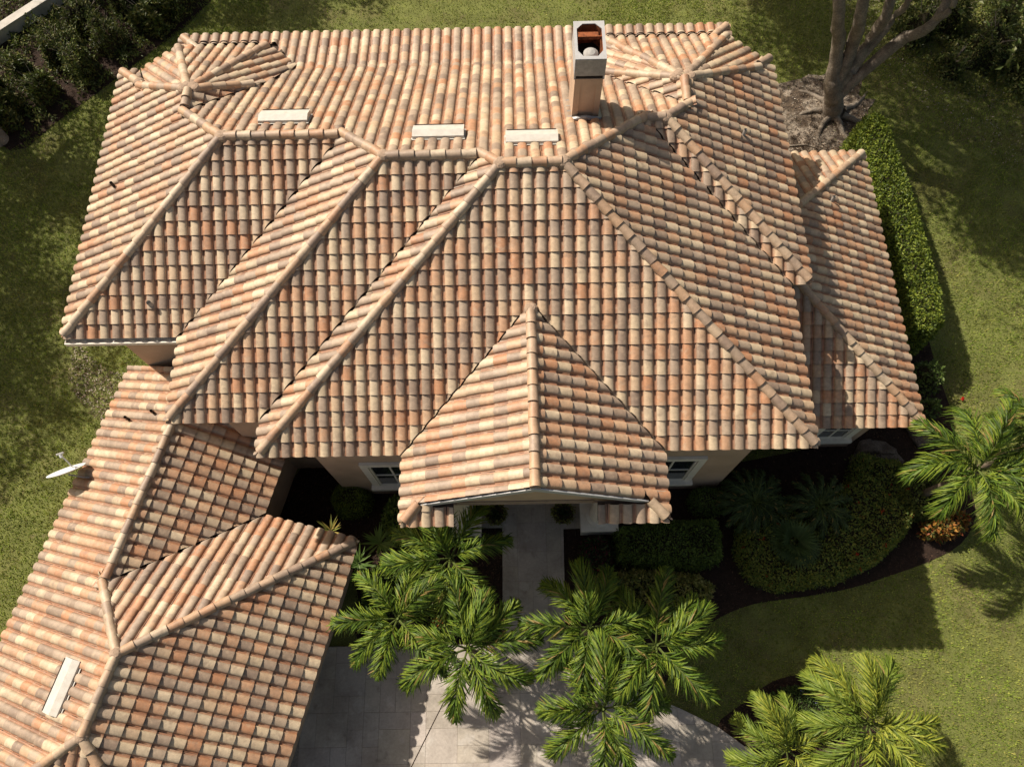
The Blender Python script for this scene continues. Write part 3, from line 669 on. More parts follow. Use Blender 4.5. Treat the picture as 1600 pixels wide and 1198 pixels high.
# off-ridge vents: long white hoods
def frame_on(pi, p):
    nx_, ny_, c, ze, t = PL[pi]; sec = math.sqrt(1 + t * t); y = Vector((-nx_, -ny_, t)) / sec; x = Vector((ny_, -nx_, 0)).normalized(); x = y.cross(Vector((0, 0, 1))).normalized(); z = x.cross(y)
    h = ze + t * (c - nx_ * p[0] - ny_ * p[1]) + GZ
    M = Matrix.Identity(4)
    for a in range(3): M[a][0] = x[a]; M[a][1] = y[a]; M[a][2] = z[a]
    M[0][3], M[1][3], M[2][3] = p[0], p[1], h
    return M
pB = B_(YB)
def roof_vent(pi, p, ln=1.22):
    M = frame_on(pi, p); mb = MB()
    V = [(-ln / 2, -.26, .08), (ln / 2, -.26, .08), (ln / 2, .22, .08), (-ln / 2, .22, .08), (-ln / 2, -.26, .20), (ln / 2, -.26, .20), (ln / 2, .05, .225), (-ln / 2, .05, .225), (ln / 2, .22, .13), (-ln / 2, .22, .13)]
    mb.add([tuple(M @ Vector(v)) for v in V], [(3, 2, 1, 0), (0, 1, 5, 4), (4, 5, 6, 7), (7, 6, 8, 9), (9, 8, 2, 3), (1, 2, 8, 6, 5), (0, 4, 7, 9, 3)])
    o = hb(mb, 'roof_vent', M_white)
    f = MB(); f.box((-ln / 2 - .03, -.31, .055), (ln / 2 + .03, .27, .066), M); f.build('flange', M_white, o)
    s = MB(); s.box((-ln / 2 + .03, -.272, .14), (ln / 2 - .03, -.262, .22), M); s.build('louvre', M_dark, o)
roof_vent(pB, (.35, 8.10)); roof_vent(pB, (4.27, 7.10)); roof_vent(pB, (6.48, 6.74)); roof_vent(gL, (-4.72, -4.98), 1.25)
def pipe(pi, p, h=.35, r=.045, mat=None):
    M = frame_on(pi, p); b = M @ Vector((0, 0, .05)); mb = MB(); b1 = b + Vector((0, 0, h))
    mb.tube([b, b1], [r, r], 12, False); mb.tube([b1, b], [r * .8, r * .8], 12, False)
    hb(mb, 'vent_pipe', mat or M_lead)
pipe(F_(YF1), (-2.93, 3.75), .2, .055); pipe(R_(XR5), (12.05, 8.2), .25); pipe(R_(XW, HW), (15.35, 8.0), .22); pipe(L_(XL1), (-4.4, 7.2), .22, .04, M_dark)
pipe(gL, (-4.95, 2.05), .22, .04, M_dark); pipe(gL, (-4.0, 2.05), .22, .04, M_dark)

# ------------------------------------------------------------------ leaves
def leaf_mesh(name, P, D, N_, size, width, col, mat):
    """folded rhombic leaves: P base, D direction, N_ normal-ish"""
    n = len(P); D = D / np.linalg.norm(D, axis=1, keepdims=True); Sd = np.cross(D, N_); Sd /= (np.linalg.norm(Sd, axis=1, keepdims=True) + 1e-9); Up = np.cross(Sd, D)
    s = size[:, None]; w = width[:, None]
    V = np.stack([P, P + D * s * .45 + Sd * w * .5 + Up * w * .15, P + D * s, P + D * s * .45 - Sd * w * .5 + Up * w * .15], 1).reshape(-1, 3)
    F = (np.arange(n) * 4)[:, None] + np.array([[0, 1, 2, 3]]); F = np.concatenate([F[:, [0, 1, 2]], F[:, [0, 2, 3]]])
    return mesh_np(name, V, F, mat, np.repeat(col, 4, 0))
def rnd_dirs(n, up=.3):
    d = rng.normal(size=(n, 3)); d[:, 2] += up; return d / np.linalg.norm(d, axis=1, keepdims=True)
def colours(n, cols, w=None, var=.18):
    c = np.array(cols)[rng.choice(len(cols), n, p=w)]; return c * rng.uniform(1 - var, 1 + var, (n, 1))
def poly_shrub(name, poly, h, r, dens, leaf, cols, label, cat, group=None, w=None, bumpy=.10, flowers=None, wid=.5, skirt=.15):
    poly = [tuple(p) for p in poly]; A = np.array(poly); c0 = A.mean(0); root = empty(name, (c0[0], c0[1], 0), label=label, cat=cat, group=group)
    mn, mx = A.min(0) - .1, A.max(0) + .1
    ph = rng.uniform(0, 6, 6)
    def prof(P):
        d = np.where(inside(P, poly), edge_dist(P, poly), 0); q = np.clip(d / r, 0, 1)
        b = bumpy * (np.sin(P[:, 0] * 3.1 + ph[0]) * np.sin(P[:, 1] * 2.7 + ph[1]) + .7 * np.sin(P[:, 0] * 7.3 + ph[2]) * np.sin(P[:, 1] * 6.1 + ph[3]) + .4 * np.sin(P[:, 0] * 15 + ph[4] + P[:, 1] * 13))
        return (h + b) * np.sqrt(np.clip(1 - (1 - q) ** 2, 0, 1)), d
    area = (mx - mn).prod(); m = int(area * dens); P = rng.uniform(mn, mx, (m, 2)); P = P[inside(P, poly)]
    z, d = prof(P); z = z * (1 - np.abs(rng.normal(0, .05, len(z)))) + rng.normal(0, .03, len(z))
    # side leaves round the rim
    pts = []; 
    L = 0
    for q in range(len(poly)):
        a, b = A[q], A[(q + 1) % len(A)]; l = np.linalg.norm(b - a); kq = int(l * h * dens * .8)
        if kq < 1: continue
        t = rng.random(kq); p = a + (b - a) * t[:, None]; inw = np.array([-(b - a)[1], (b - a)[0]]) / (l + 1e-9)
        if not inside((a + b) / 2 + inw * .02, poly)[0]: inw = -inw
        zz = rng.random(kq) ** .8; off = r * (1 - np.sqrt(np.clip(1 - zz ** 2, 0, 1))) * .9 + rng.normal(0, .03, kq)
        pts.append(np.c_[p + inw * off[:, None], zz * h * .98])
    Q = np.vstack([np.c_[P, z]] + pts); Q = Q[Q[:, 2] > .02]; n = len(Q)
    D = rnd_dirs(n, .45); N_ = rnd_dirs(n, .9)
    sz = leaf * rng.uniform(.6, 1.3, n)
    link('foliage', leaf_mesh('foliage', Q - (c0[0], c0[1], 0), D, N_, sz, sz * wid, colours(n, cols, w), M_leaf), root)
    # solid dark core filling the shrub under the leaves
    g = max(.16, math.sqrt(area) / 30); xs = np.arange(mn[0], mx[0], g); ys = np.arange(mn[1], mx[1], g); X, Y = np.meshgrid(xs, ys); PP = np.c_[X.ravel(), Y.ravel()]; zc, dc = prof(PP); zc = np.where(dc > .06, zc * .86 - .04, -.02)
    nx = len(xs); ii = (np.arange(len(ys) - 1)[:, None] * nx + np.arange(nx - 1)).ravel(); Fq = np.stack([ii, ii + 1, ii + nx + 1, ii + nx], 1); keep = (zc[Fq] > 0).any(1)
    link('dark_core', mesh_np('dark_core', np.c_[PP - c0, zc], Fq[keep], M_core), root)
    if flowers:
        nf, fc, fs = flowers; ok_ = np.nonzero((Q[:, 2] > h * .5))[0]; pick = rng.choice(ok_, nf)
        for p in pick:
            kk = 12; C = Q[p] - (c0[0], c0[1], 0) + rng.normal(0, .03, (kk, 3)) + (0, 0, .03)
            o = link('flower_head', leaf_mesh('flower_head', C, rnd_dirs(kk, .8), rnd_dirs(kk, .5), np.full(kk, fs), np.full(kk, fs * .8), colours(kk, fc), M_flower), root)
    return root
def ell(cx, cy, rx, ry, rz=0, n=14, p=2.3):
    out = []
    for q in range(n):
        a = 2 * math.pi * q / n; c, s = math.cos(a), math.sin(a); x = rx * abs(c) ** (2 / p) * (1 if c > 0 else -1) * rng.uniform(.94, 1.05); y = ry * abs(s) ** (2 / p) * (1 if s > 0 else -1) * rng.uniform(.94, 1.05)
        out.append((cx + x * math.cos(rz) - y * math.sin(rz), cy + x * math.sin(rz) + y * math.cos(rz)))
    return out
G1 = [(.11, .17, .03), (.17, .24, .04), (.06, .10, .02)]
GY_ = [(.12, .14, .03), (.08, .11, .025), (.05, .08, .02)]
GB = [(.15, .21, .025), (.22, .27, .035), (.07, .11, .018)]
hedge = [(17.95, 12.6), (18.3, 13.35), (18.85, 13.5), (19.2, 13.1), (19.5, 9.5), (19.62, 6.3), (19.45, 5.15), (18.9, 4.75), (18.25, 4.95), (18.1, 7), (18.05, 10)]
poly_shrub('hedge', hedge, 2.25, .30, 950, .095, GB, 'long clipped box hedge beside the low right wing of the house', 'hedge', bumpy=.07)
poly_shrub('clipped_shrub', [(8.9, -.75), (10.2, -.55), (11.95, -.5), (12.1, -1.0), (12.0, -1.75), (11.3, -1.95), (9.6, -1.85), (8.95, -1.7)], 1.05, .35, 900, .08, G1, 'dark green clipped oblong shrub right of the porch column', 'shrub')
IX = [(12.75, -.3), (12.5, -1.5), (12.8, -2.3), (13.6, -2.62), (15.3, -2.42), (16.6, -1.9), (17.6, -1.1), (18.1, -.3), (18.2, .7), (17.8, 1.25), (16.6, 1.5), (16.2, .6), (15.0, 0.0), (13.8, .2)]
poly_shrub('flowering_shrub', IX, .95, .4, 800, .085, [(.10, .16, .03), (.18, .22, .04), (.26, .27, .05)], 'broad kidney shaped shrub with red flower heads in the front bed', 'shrub', flowers=(26, [(.5, .02, .015), (.6, .06, .02)], .05))
poly_shrub('variegated_shrub', [(8.25, -2.1), (9.6, -1.95), (11.3, -2.15), (11.75, -2.5), (11.3, -3.25), (10.0, -3.5), (8.8, -3.35), (8.1, -2.7)], .85, .35, 650, .11, [(.26, .26, .06), (.12, .15, .035), (.32, .30, .10)], 'olive yellow variegated shrub behind the right pair of palms', 'shrub', bumpy=.14)
poly_shrub('round_shrub', ell(.85, .35, .62, .55), 1.0, .4, 1100, .06, GB, 'small round clipped shrub in shade by the left front window', 'shrub', bumpy=.03)
poly_shrub('round_shrub', ell(11.85, .1, .60, .45), .8, .35, 1000, .06, G1, 'small dark round shrub below the right front window', 'shrub', bumpy=.04)
poly_shrub('leafy_shrub', ell(2.6, -.35, .75, .8), 1.15, .5, 500, .14, G1, 'loose dark leafy shrub between the left window and the porch', 'shrub', bumpy=.16)
poly_shrub('sunlit_shrub', ell(18.15, .2, .75, .8), 1.1, .4, 650, .09, [(.16, .18, .04), (.12, .15, .03), (.09, .12, .025)], 'yellow green sunlit shrub at the right end of the front bed', 'shrub', bumpy=.12)
poly_shrub('croton', ell(18.95, -.75, .72, .36, .25), .75, .3, 420, .15, [(.32, .13, .03), (.38, .20, .04), (.12, .12, .03), (.22, .06, .02), (.08, .10, .02)], 'orange and yellow leaved shrub beside the lawn edge', 'shrub', bumpy=.12)
poly_shrub('groundcover_shrub', ell(13.75, -5.95, 1.05, .72, .1), .55, .3, 900, .075, [(.07, .12, .03), (.10, .17, .04), (.05, .09, .02)], 'low green mound with tiny blue flowers in the small curved bed', 'shrub', flowers=(10, [(.25, .25, .55)], .03))
poly_shrub('leafy_shrub', ell(19.3, 4.0, .5, .55), 1.2, .5, 130, .13, [(.10, .15, .035), (.06, .10, .02)], 'sparse open shrub standing between hedge end and boulder', 'shrub', bumpy=.2)
poly_shrub('leafy_shrub', ell(19.1, 2.9, .35, .35), 1.2, .5, 140, .12, [(.09, .15, .035), (.06, .10, .02)], 'small bright tufted shrub just in front of the sparse open one', 'shrub', bumpy=.2)
poly_shrub('leafy_shrub', ell(8.35, -1.5, .55, .6), .6, .3, 400, .11, [(.05, .08, .02), (.10, .02, .03), (.03, .06, .015)], 'low shrub with reddish leaves beside the walk and porch', 'shrub', flowers=(3, [(.45, .02, .10)], .06))
poly_shrub('leafy_shrub', ell(3.6, -2.9, 1.3, .9), .55, .4, 300, .13, G1, 'dark low planting beneath the left palms', 'shrub', bumpy=.15)
poly_shrub('leafy_shrub', ell(1.9, -2.4, .6, .7), .6, .3, 300, .13, G1, 'dark low shrub between garage corner and left palm', 'shrub', bumpy=.15)
poly_shrub('bromeliad', ell(3.62, -3.35, .22, .16), .4, .15, 900, .13, [(.55, .16, .03), (.45, .10, .02)], 'orange leaved small plant under the left palms', 'plant', bumpy=.05)
# top-left thicket: loose wild shrubs
def wild(x, y, r_, h_, label, group, cols, leaf=.15):
    n_ = 13; a_ = np.linspace(0, 2 * math.pi, n_, endpoint=False); rr = r_ * rng.uniform(.55, 1.25, n_)
    o = poly_shrub('thicket_shrub', [(x + math.cos(a) * q, y + math.sin(a) * q) for a, q in zip(a_, rr)], h_, r_ * .9, 330 / max(1, r_), leaf, cols, label, 'shrub', group, bumpy=.5, wid=.35)
    mb = MB()
    for q in range(9):
        a = rng.uniform(0, 6.28); l = r_ * rng.uniform(.5, 1.1); hh = h_ * rng.uniform(.8, 1.35)
        mb.tube([(0, 0, 0), (math.cos(a) * l * .4, math.sin(a) * l * .4, hh * .7), (math.cos(a) * l, math.sin(a) * l, hh)], [.03, .02, .006], 5)
    mb.build('branch', M_bark, o)
WC = [(.07, .10, .025), (.11, .15, .03), (.17, .17, .05), (.05, .07, .02)]
spots_ = [(-7.6, 21.6), (-8.6, 20.3), (-9.6, 21.4), (-10.1, 19.2), (-11.2, 20.4), (-10.9, 17.8), (-12.0, 18.9), (-12.2, 16.6), (-13.2, 17.7), (-13.6, 15.7), (-14.6, 16.8), (-12.6, 22.6), (-15.2, 14.6)]
LBS = ['wild shrub by the lawn at the far back of the thicket', 'small wild shrub in the thicket nearest the back roof corner', 'tall wild shrub near the top picture edge in the thicket', 'wild shrub along the lawn edge diagonally off the back left turret', 'wild shrub in the middle of the thicket behind the lawn edge row', 'wild shrub on the lawn edge halfway along the thicket', 'wild shrub close in front of the far end of the white wall', 'wild shrub on the lawn edge near the left tree', 'wild shrub between the white wall and the lawn edge row', 'wild shrub right beside the left tree trunk', 'wild shrub in front of the near end of the white wall', 'wild shrub behind the far end of the white wall', 'lowest wild shrub of the thicket at the left picture edge']
for q, (x, y) in enumerate(spots_): wild(x, y, rng.uniform(.55, 1.05), rng.uniform(.9, 2.3), LBS[q], 'wild shrubs in the back left thicket', WC, rng.uniform(.10, .2))

# ------------------------------------------------------------------ palms
def frond_mesh(L=2.1, droop=1.0, seed=0, lean=.0, npair=100, leaf=.57, cols=((.10, .175, .018), (.18, .245, .026), (.045, .085, .011))):
    r = np.random.default_rng(seed); n = 14; s = np.linspace(0, 1, n)
    ang = R(50) - s * R(106) * droop; dx = np.cos(ang); dz = np.sin(ang)
    x = np.concatenate([[0], np.cumsum((dx[1:] + dx[:-1]) / 2)]) * L / (n - 1); z = np.concatenate([[0], np.cumsum((dz[1:] + dz[:-1]) / 2)]) * L / (n - 1); y = lean * s ** 2 * L
    mb = MB(); mb.tube([(x[i], y[i], z[i]) for i in range(n)], [.030 * (1 - .85 * s[i]) for i in range(n)], 5, tint=(.12, .16, .04))
    Vs = []; Fs = []; Cs = []; nv_ = len(mb.v)
    for i in range(npair):
        t = .14 + .86 * (i + .5) / npair; px, py, pz, a = (np.interp(t, s, q) for q in (x, y, z, ang))
        fw = np.array([math.cos(a), 2 * lean * t, math.sin(a)]); fw /= np.linalg.norm(fw); side = np.cross([0, 0, 1.], fw); side /= np.linalg.norm(side); up = np.cross(fw, side)
        ln = leaf * (math.sin(math.pi * (t * .86 + .12)) ** .55) * (1 if t < .9 else .8)
        for sg in (-1, 1):
            rise = r.normal(.2, .55); l = ln * r.uniform(.8, 1.12); k_ = R(r.normal(46 - 18 * t, 9))
            d = fw * math.cos(k_) + (side * sg * math.cos(rise) + up * math.sin(rise)) * math.sin(k_)
            d /= np.linalg.norm(d); wv = np.cross(d, up + side * sg * .3 + r.normal(0, .25, 3)); wv /= np.linalg.norm(wv); p = np.array([px, py, pz]); c = np.array(cols[r.integers(3)]) * r.uniform(.85, 1.15)
            if r.random() < .015: c = np.array([.26, .19, .06])
            w = .015; g = r.uniform(.25, .85)
            pts = [p, p + d * l * .35 + up * .01, p + d * l * .7 - np.array([0, 0, g * l * .35]), p + d * l * .95 - np.array([0, 0, g * l])]
            wd = [w * .6, w, w * .8, .002]; b0 = nv_ + len(Vs)
            for q in range(4): Vs += [pts[q] - wv * wd[q], pts[q] + wv * wd[q]]; Cs += [c, c]
            for q in range(3): Fs.append([b0 + 2 * q, b0 + 2 * q + 1, b0 + 2 * q + 3, b0 + 2 * q + 2])
    return mesh_np('frond', np.array([*map(tuple, mb.v)] + [tuple(v) for v in Vs]), mb.f + Fs, M_palm, np.array(mb.t + [tuple(c) for c in Cs]))
FR = [frond_mesh(1.95, .92, 1, .10), frond_mesh(2.05, 1.1, 2, -.10), frond_mesh(1.85, 1.0, 3, .18), frond_mesh(2.0, .8, 4, -.05), frond_mesh(1.7, .65, 5, .05), frond_mesh(2.1, 1.2, 6, .12)]
FRY = [frond_mesh(2.0, .95, 11, .1, cols=((.21, .26, .03), (.29, .32, .04), (.11, .16, .02))), frond_mesh(1.9, 1.1, 12, -.1, cols=((.16, .23, .03), (.22, .28, .04), (.11, .17, .022)))]
def palm(name, x, y, h, angs, label, group=None, kinds=FR, sc=1., cat='palm tree', lean=(0, 0)):
    root = empty(name, (x, y, 0), label=label, cat=cat, group=group); mb = MB()
    zz = np.linspace(0, h, 9); mb.tube([(lean[0] * (1 - (z / h)) ** 1.5, lean[1] * (1 - (z / h)) ** 1.5, z) for z in zz], [.13 - .05 * z / h + (.03 if z == 0 else 0) for z in zz], 12); mb.build('trunk', M_ptrunk, root, smooth=True)
    cs = MB(); cs.tube([(0, 0, h), (0, 0, h + .25), (0, 0, h + .55)], [.085, .075, .04], 10, tint=(.12, .17, .04)); me_ = mesh_np('crownshaft', np.array(cs.v), cs.f, M_palm, np.array(cs.t), True); link('crownshaft', me_, root)
    for i, a in enumerate(angs):
        el = 0
        if isinstance(a, tuple): a, el = a
        o = link('frond', kinds[rng.integers(len(kinds))], root); o.location = (0, 0, h + .38 + rng.uniform(-.05, .05)); o.rotation_euler = (rng.normal(0, .10), R(-el) + rng.normal(0, .06), R(a + rng.normal(0, 4))); q = sc * rng.uniform(.92, 1.06); o.scale = (q, q, q)
    # unopened spear
    return root
gp = 'feathery palms in front of the house'
# angles: 0 = to the right of the picture, 90 = up the picture
palm('palm_tree', 4.25, -2.05, 3.5, [5, 62, 100, 150, 195, 265, 310, 228, (120, 35)], 'feathery palm nearest the porch, topmost of the left palm cluster', gp)
palm('palm_tree', 2.95, -3.50, 3.4, [15, 70, 120, 178, 250, 215, 320, (40, 30)], 'feathery palm leftmost of the left cluster beside the garage roof', gp)
palm('palm_tree', 4.72, -4.25, 3.6, [12, 95, 165, 200, 245, 322, 285, (60, 35), 45], 'feathery palm lowest of the left cluster, over the sunlit driveway', gp)
palm('palm_tree', 7.70, -3.80, 3.7, [10, 62, 125, 175, 215, 300, 255, 335, (90, 35)], 'feathery palm right of the walk, topmost of the right cluster', gp)
palm('palm_tree', 9.30, -4.22, 3.6, [0, 45, 78, 130, 185, 260, 310, 225, (20, 30)], 'feathery palm at the right side of the right cluster over the lawn', gp)
palm('palm_tree', 7.92, -5.63, 3.5, [5, 60, 120, 178, 205, 268, 322, 290, (80, 35)], 'feathery palm lowest of the right cluster, over the driveway', gp)
palm('palm_tree', 18.25, .1, 3.3, [0, 50, 95, 140, 175, 215, 262, 305, 335, (70, 30)], 'bright feathery palm at the right end of the front bed', gp, FR, 1.12)
palm('palm_tree', 14.35, -6.05, 3.0, [0, 62, 118, 145, 185, 220, 255, 300, 335, (90, 30)], 'yellow green palm in the small curved bed, right one of two', gp, FRY, 1.0)
palm('palm_tree', 12.45, -6.65, 2.6, [20, 85, 125, 150, 200, 250, 310, (110, 30)], 'yellow green palm at the bottom left end of the small curved bed', gp, FRY, .85)
palm('palm_tree', 20.3, .95, 3.3, [80, 130, 170, 205, 245, 290, 20, 340], 'palm cut off by the right picture edge', gp, FR, .95)
SH = [frond_mesh(1.35, 1.15, 21, .02, 44, .28, ((.055, .09, .028), (.075, .12, .035), (.04, .065, .02))), frond_mesh(1.3, 1.0, 22, -.04, 44, .26, ((.055, .09, .028), (.08, .12, .035), (.04, .065, .02)))]
palm('cycad', 13.1, -.05, .5, list(range(0, 360, 17)), 'large dark rosette cycad in the shade below the right roof corner', None, SH, 1.0, 'cycad')
palm('cycad', 15.0, -.2, .6, list(range(8, 360, 26)), 'smaller dark rosette palm behind the flowering shrub', None, SH, .95, 'cycad')
def fan_palm(x, y, h, label):
    root = empty('fan_palm', (x, y, 0), label=label, cat='palm tree'); mb = MB(); mb.tube([(0, 0, 0), (0, 0, h)], [.12, .1], 10); mb.build('trunk', M_ptrunk, root)
    for i in range(11):
        a = i * 2.4 + rng.normal(0, .2); tilt = R(rng.uniform(10, 75)); L = .62; n = 26; th = np.linspace(-2.1, 2.1, n); stem = MB()
        c = np.array([math.cos(a) * math.cos(tilt), math.sin(a) * math.cos(tilt), math.sin(tilt)]) * .30; s = np.array([-math.sin(a), math.cos(a), 0]); f = c / np.linalg.norm(c); nrm = np.cross(f, s)
        D = f[None] * np.cos(th)[:, None] + s[None] * np.sin(th)[:, None] - np.array([0, 0, .25]); P = np.tile(c + (0, 0, h), (n, 1)); sz = L * (1 - .25 * np.abs(th) / 2.1)
        link('frond', leaf_mesh('frond', P, D, np.tile(nrm, (n, 1)), sz, np.full(n, .085), colours(n, [(.06, .10, .03), (.085, .13, .04)]), M_palm), root)
        stem.tube([(0, 0, h), tuple(c + (0, 0, h))], [.012, .008], 5, tint=(.07, .11, .03)); stem.build('stalk', M_palm, root)
fan_palm(14.05, -1.3, .9, 'dark fan leaved palm rising out of the flowering shrub')
# strap-leaved plants
def strap_plant(x, y, h, n, L, cols, label, w=.05, up=.7):
    root = empty('strap_plant', (x, y, 0), label=label, cat='plant'); mb = MB(); mb.tube([(0, 0, 0), (.02, 0, h)], [.03, .02], 7); mb.build('stem', M_ptrunk, root)
    a = rng.uniform(0, 6.28, n); e = rng.uniform(.1, up, n); D = np.c_[np.cos(a) * np.cos(e), np.sin(a) * np.cos(e), np.sin(e)]
    link('foliage', leaf_mesh('foliage', np.tile((0, 0, h), (n, 1)) + rng.normal(0, .03, (n, 3)), D, np.tile((0, 0, 1.), (n, 1)), L * rng.uniform(.6, 1.1, n), np.full(n, w), colours(n, cols), M_leaf), root)
strap_plant(.55, -.85, 1.5, 26, .5, [(.32, .26, .07), (.20, .22, .05)], 'spiky yellow and red strap leaved plant in the dark corner', .045)
strap_plant(.05, -1.2, 1.6, 18, .42, [(.36, .27, .09), (.28, .22, .07)], 'smaller spiky pale plant next to the garage valley', .04)
strap_plant(2.0, -1.25, 1.7, 40, .6, [(.10, .18, .03), (.13, .2, .04)], 'bright green leafy plant at the tip of the garage hip', .07)
strap_plant(1.35, -1.75, 1.2, 34, .6, [(.08, .15, .03), (.11, .18, .04)], 'green leafy plant just below the garage roof corner', .07)
strap_plant(8.7, -2.5, .9, 26, .5, [(.04, .08, .02)], 'dark strap leaved plant beside the right palm', .06)
for lb, px in (('dark round pot left of the front walk under the porch', 5.32), ('dark round pot right of the front walk under the porch', 7.37)):
    root = empty('potted_plant', (px, -.22, .07), label=lb, cat='potted plant'); mb = MB()
    mb.tube([(0, 0, 0), (0, 0, .1), (0, 0, .35), (0, 0, .45), (0, 0, .5)], [.17, .24, .31, .29, .32], 20); mb.tube([(0, 0, .501), (0, 0, .49)], [.28, .28], 20); mb.build('pot', M_pot, root)
    n = 420; a = rng.uniform(0, 6.28, n); rr = np.where(np.arange(n) < 260, rng.uniform(.24, .36, n), rng.uniform(0, .22, n)); P = np.c_[np.cos(a) * rr, np.sin(a) * rr, .47 + rng.uniform(0, .1, n)]
    c = np.where((np.arange(n) < 260)[:, None], colours(n, [(.22, .22, .05), (.15, .18, .05)]), colours(n, [(.03, .05, .015)]))
    link('foliage', leaf_mesh('foliage', P, rnd_dirs(n, .3), rnd_dirs(n, .8), np.full(n, .09), np.full(n, .05), c, M_leaf), root)

# ------------------------------------------------------------------ trees
def crown(root, centres, n_each, leaf, spread, cols, origin, w=None):
    P = []; 
    for c in centres: P.append(np.array(c) + rng.normal(0, 1, (n_each, 3)) * np.array(spread))
    P = np.vstack(P) - np.array(origin); n = len(P); sz = leaf * rng.uniform(.6, 1.3, n)
    link('crown', leaf_mesh('crown', P, rnd_dirs(n, -.1), rnd_dirs(n, .6), sz, sz * .45, colours(n, cols, w), M_leaf), root)
root = empty('shade_tree', (18.4, 15.3, 0), label='large grey barked tree with several leaning limbs behind the right hedge', cat='tree')
def limb(pts, r0, r1, name='limb', n=12):
    pts = [np.array(p, float) for p in pts]; m = []; k = 5
    for i in range(len(pts) - 1):
        p0, p1, p2, p3 = pts[max(i - 1, 0)], pts[i], pts[i + 1], pts[min(i + 2, len(pts) - 1)]
        for j in range(k):
            t = j / k; m.append(.5 * (2 * p1 + (p2 - p0) * t + (2 * p0 - 5 * p1 + 4 * p2 - p3) * t * t + (-p0 + 3 * p1 - 3 * p2 + p3) * t ** 3))
    m.append(pts[-1]); N_ = len(m); mb = MB(); mb.tube([tuple(p - np.array((18.4, 15.3, 0)) + rng.normal(0, .015, 3)) for p in m], [(r0 + (r1 - r0) * i / (N_ - 1)) * rng.uniform(.93, 1.08) for i in range(N_)], n); mb.build(name, M_bark, root, smooth=True)
limb([(18.35, 15.2, -.1), (18.2, 15.25, .5), (18.0, 15.3, 1.1), (17.8, 15.5, 1.7)], .42, .28, 'trunk', 14)
limb([(17.9, 15.35, 1.2), (17.5, 15.7, 3.0), (16.75, 15.5, 5.0), (16.2, 16.5, 8.0)], .26, .15)
limb([(18.0, 15.35, 1.1), (18.05, 15.7, 3.0), (17.5, 15.4, 5.0), (17.2, 17, 8.5)], .27, .14)
limb([(18.1, 15.3, 1.0), (18.7, 15.9, 3.0), (18.6, 15.9, 5.0), (18.3, 18.5, 8.5)], .24, .12)
limb([(18.2, 15.25, .9), (19.5, 15.6, 3.0), (20.1, 15.1, 4.6), (20.6, 16.9, 6.5), (21, 19, 9)], .23, .10)
limb([(20.0, 15.1, 4.4), (20.2, 14.9, 5.2), (20.0, 15.6, 6.0), (20.2, 18, 8.5)], .12, .06)
limb([(18.4, 15.5, 1.8), (19.2, 16.1, 3.6), (19.3, 16.0, 5.0), (19.2, 18.2, 8)], .16, .08)
for a in range(7):   # surface roots
    t = a * .9 + .3; limb([(18.4 + .35 * math.cos(t), 15.2 + .35 * math.sin(t), .12), (18.4 + 1.0 * math.cos(t + .1), 15.2 + 1.0 * math.sin(t + .1), .04), (18.4 + 1.8 * math.cos(t + .3), 15.2 + 1.8 * math.sin(t + .3), -.03)], .13, .04, 'root', 8)
TC = [(.045, .075, .018), (.07, .10, .025), (.10, .12, .03)]
cs_ = []
while len(cs_) < 150:
    c = rng.normal(0, 1, 3) * (2.6, 2.7, 1.3) + (17.0, 20.6, 10.0)
    if c[1] > 14.8 + (10 - c[2]) * .9 and c[2] > 7: cs_.append(c)
while len(cs_) < 225:
    c = rng.normal(0, 1, 3) * (1.5, 1.5, .8) + (15.9, 16.6, 9.9)
    if c[1] > 13.6 + (9.5 - c[2]) * .9 and c[2] > 8.2 and c[0] > 14.6: cs_.append(c)
crown(root, cs_, 150, .21, (.5, .5, .35), TC, (18.4, 15.3, 0))
for q, (x, y) in enumerate(((22.2, 18.9), (23.6, 19.6), (24.6, 17.6), (23.2, 17.2), (25.4, 19.0), (26.0, 16.4))):
    wild(x, y, rng.uniform(.5, .9), rng.uniform(.8, 1.6), ['shrub nearest the grey tree limbs in the top right shade', 'shrub at the top picture edge in the right shade', 'rightmost but one shrub in the top right shade, level with the tree base', 'small shrub lowest and nearest the tree in the top right shade', 'shrub in the very top right corner', 'lowest shrub at the right picture edge in shade'][q], 'wild shrubs in the top right shade', WC, .13)
def far_tree(x, y, cz, rad, label, n=60, cw=None, lim=None, h=None, per=330, name='leafy_tree'):
    root = empty(name, (x, y, 0), label=label, cat='tree'); mb = MB()
    cw = cw or (x, y); mb.tube([(0, 0, -.1), (.1, .05, cz * .35), ((cw[0] - x) * .6, (cw[1] - y) * .6, cz * .75), (cw[0] - x, cw[1] - y, cz)], [.34, .26, .2, .1], 12); mb.build('trunk', M_bark, root, smooth=True)
    for q in range(5):
        a = q * 1.3; b = MB(); b.tube([((cw[0] - x) * .5, (cw[1] - y) * .5, cz * .62), (cw[0] - x + math.cos(a) * rad * .4, cw[1] - y + math.sin(a) * rad * .4, cz * .9), (cw[0] - x + math.cos(a) * rad * .8, cw[1] - y + math.sin(a) * rad * .8, cz * 1.1)], [.14, .09, .03], 7); b.build('limb', M_bark, root)
    cs = []
    while len(cs) < n:
        c = rng.normal(0, .5, 3) * (rad, rad, rad * .45) + (*cw, cz)
        if lim is None or lim(c): cs.append(c)
    crown(root, cs, per, .21, (.5, .5, .35), TC, (x, y, 0))
far_tree(12.5, 25.5, 9.5, 4.2, 'big leafy tree behind the back lawn whose shade dapples the grass', 55, (12.0, 25.5), lambda c: c[1] > 20 + (9 - c[2]) * .9 and c[2] > 6.5)
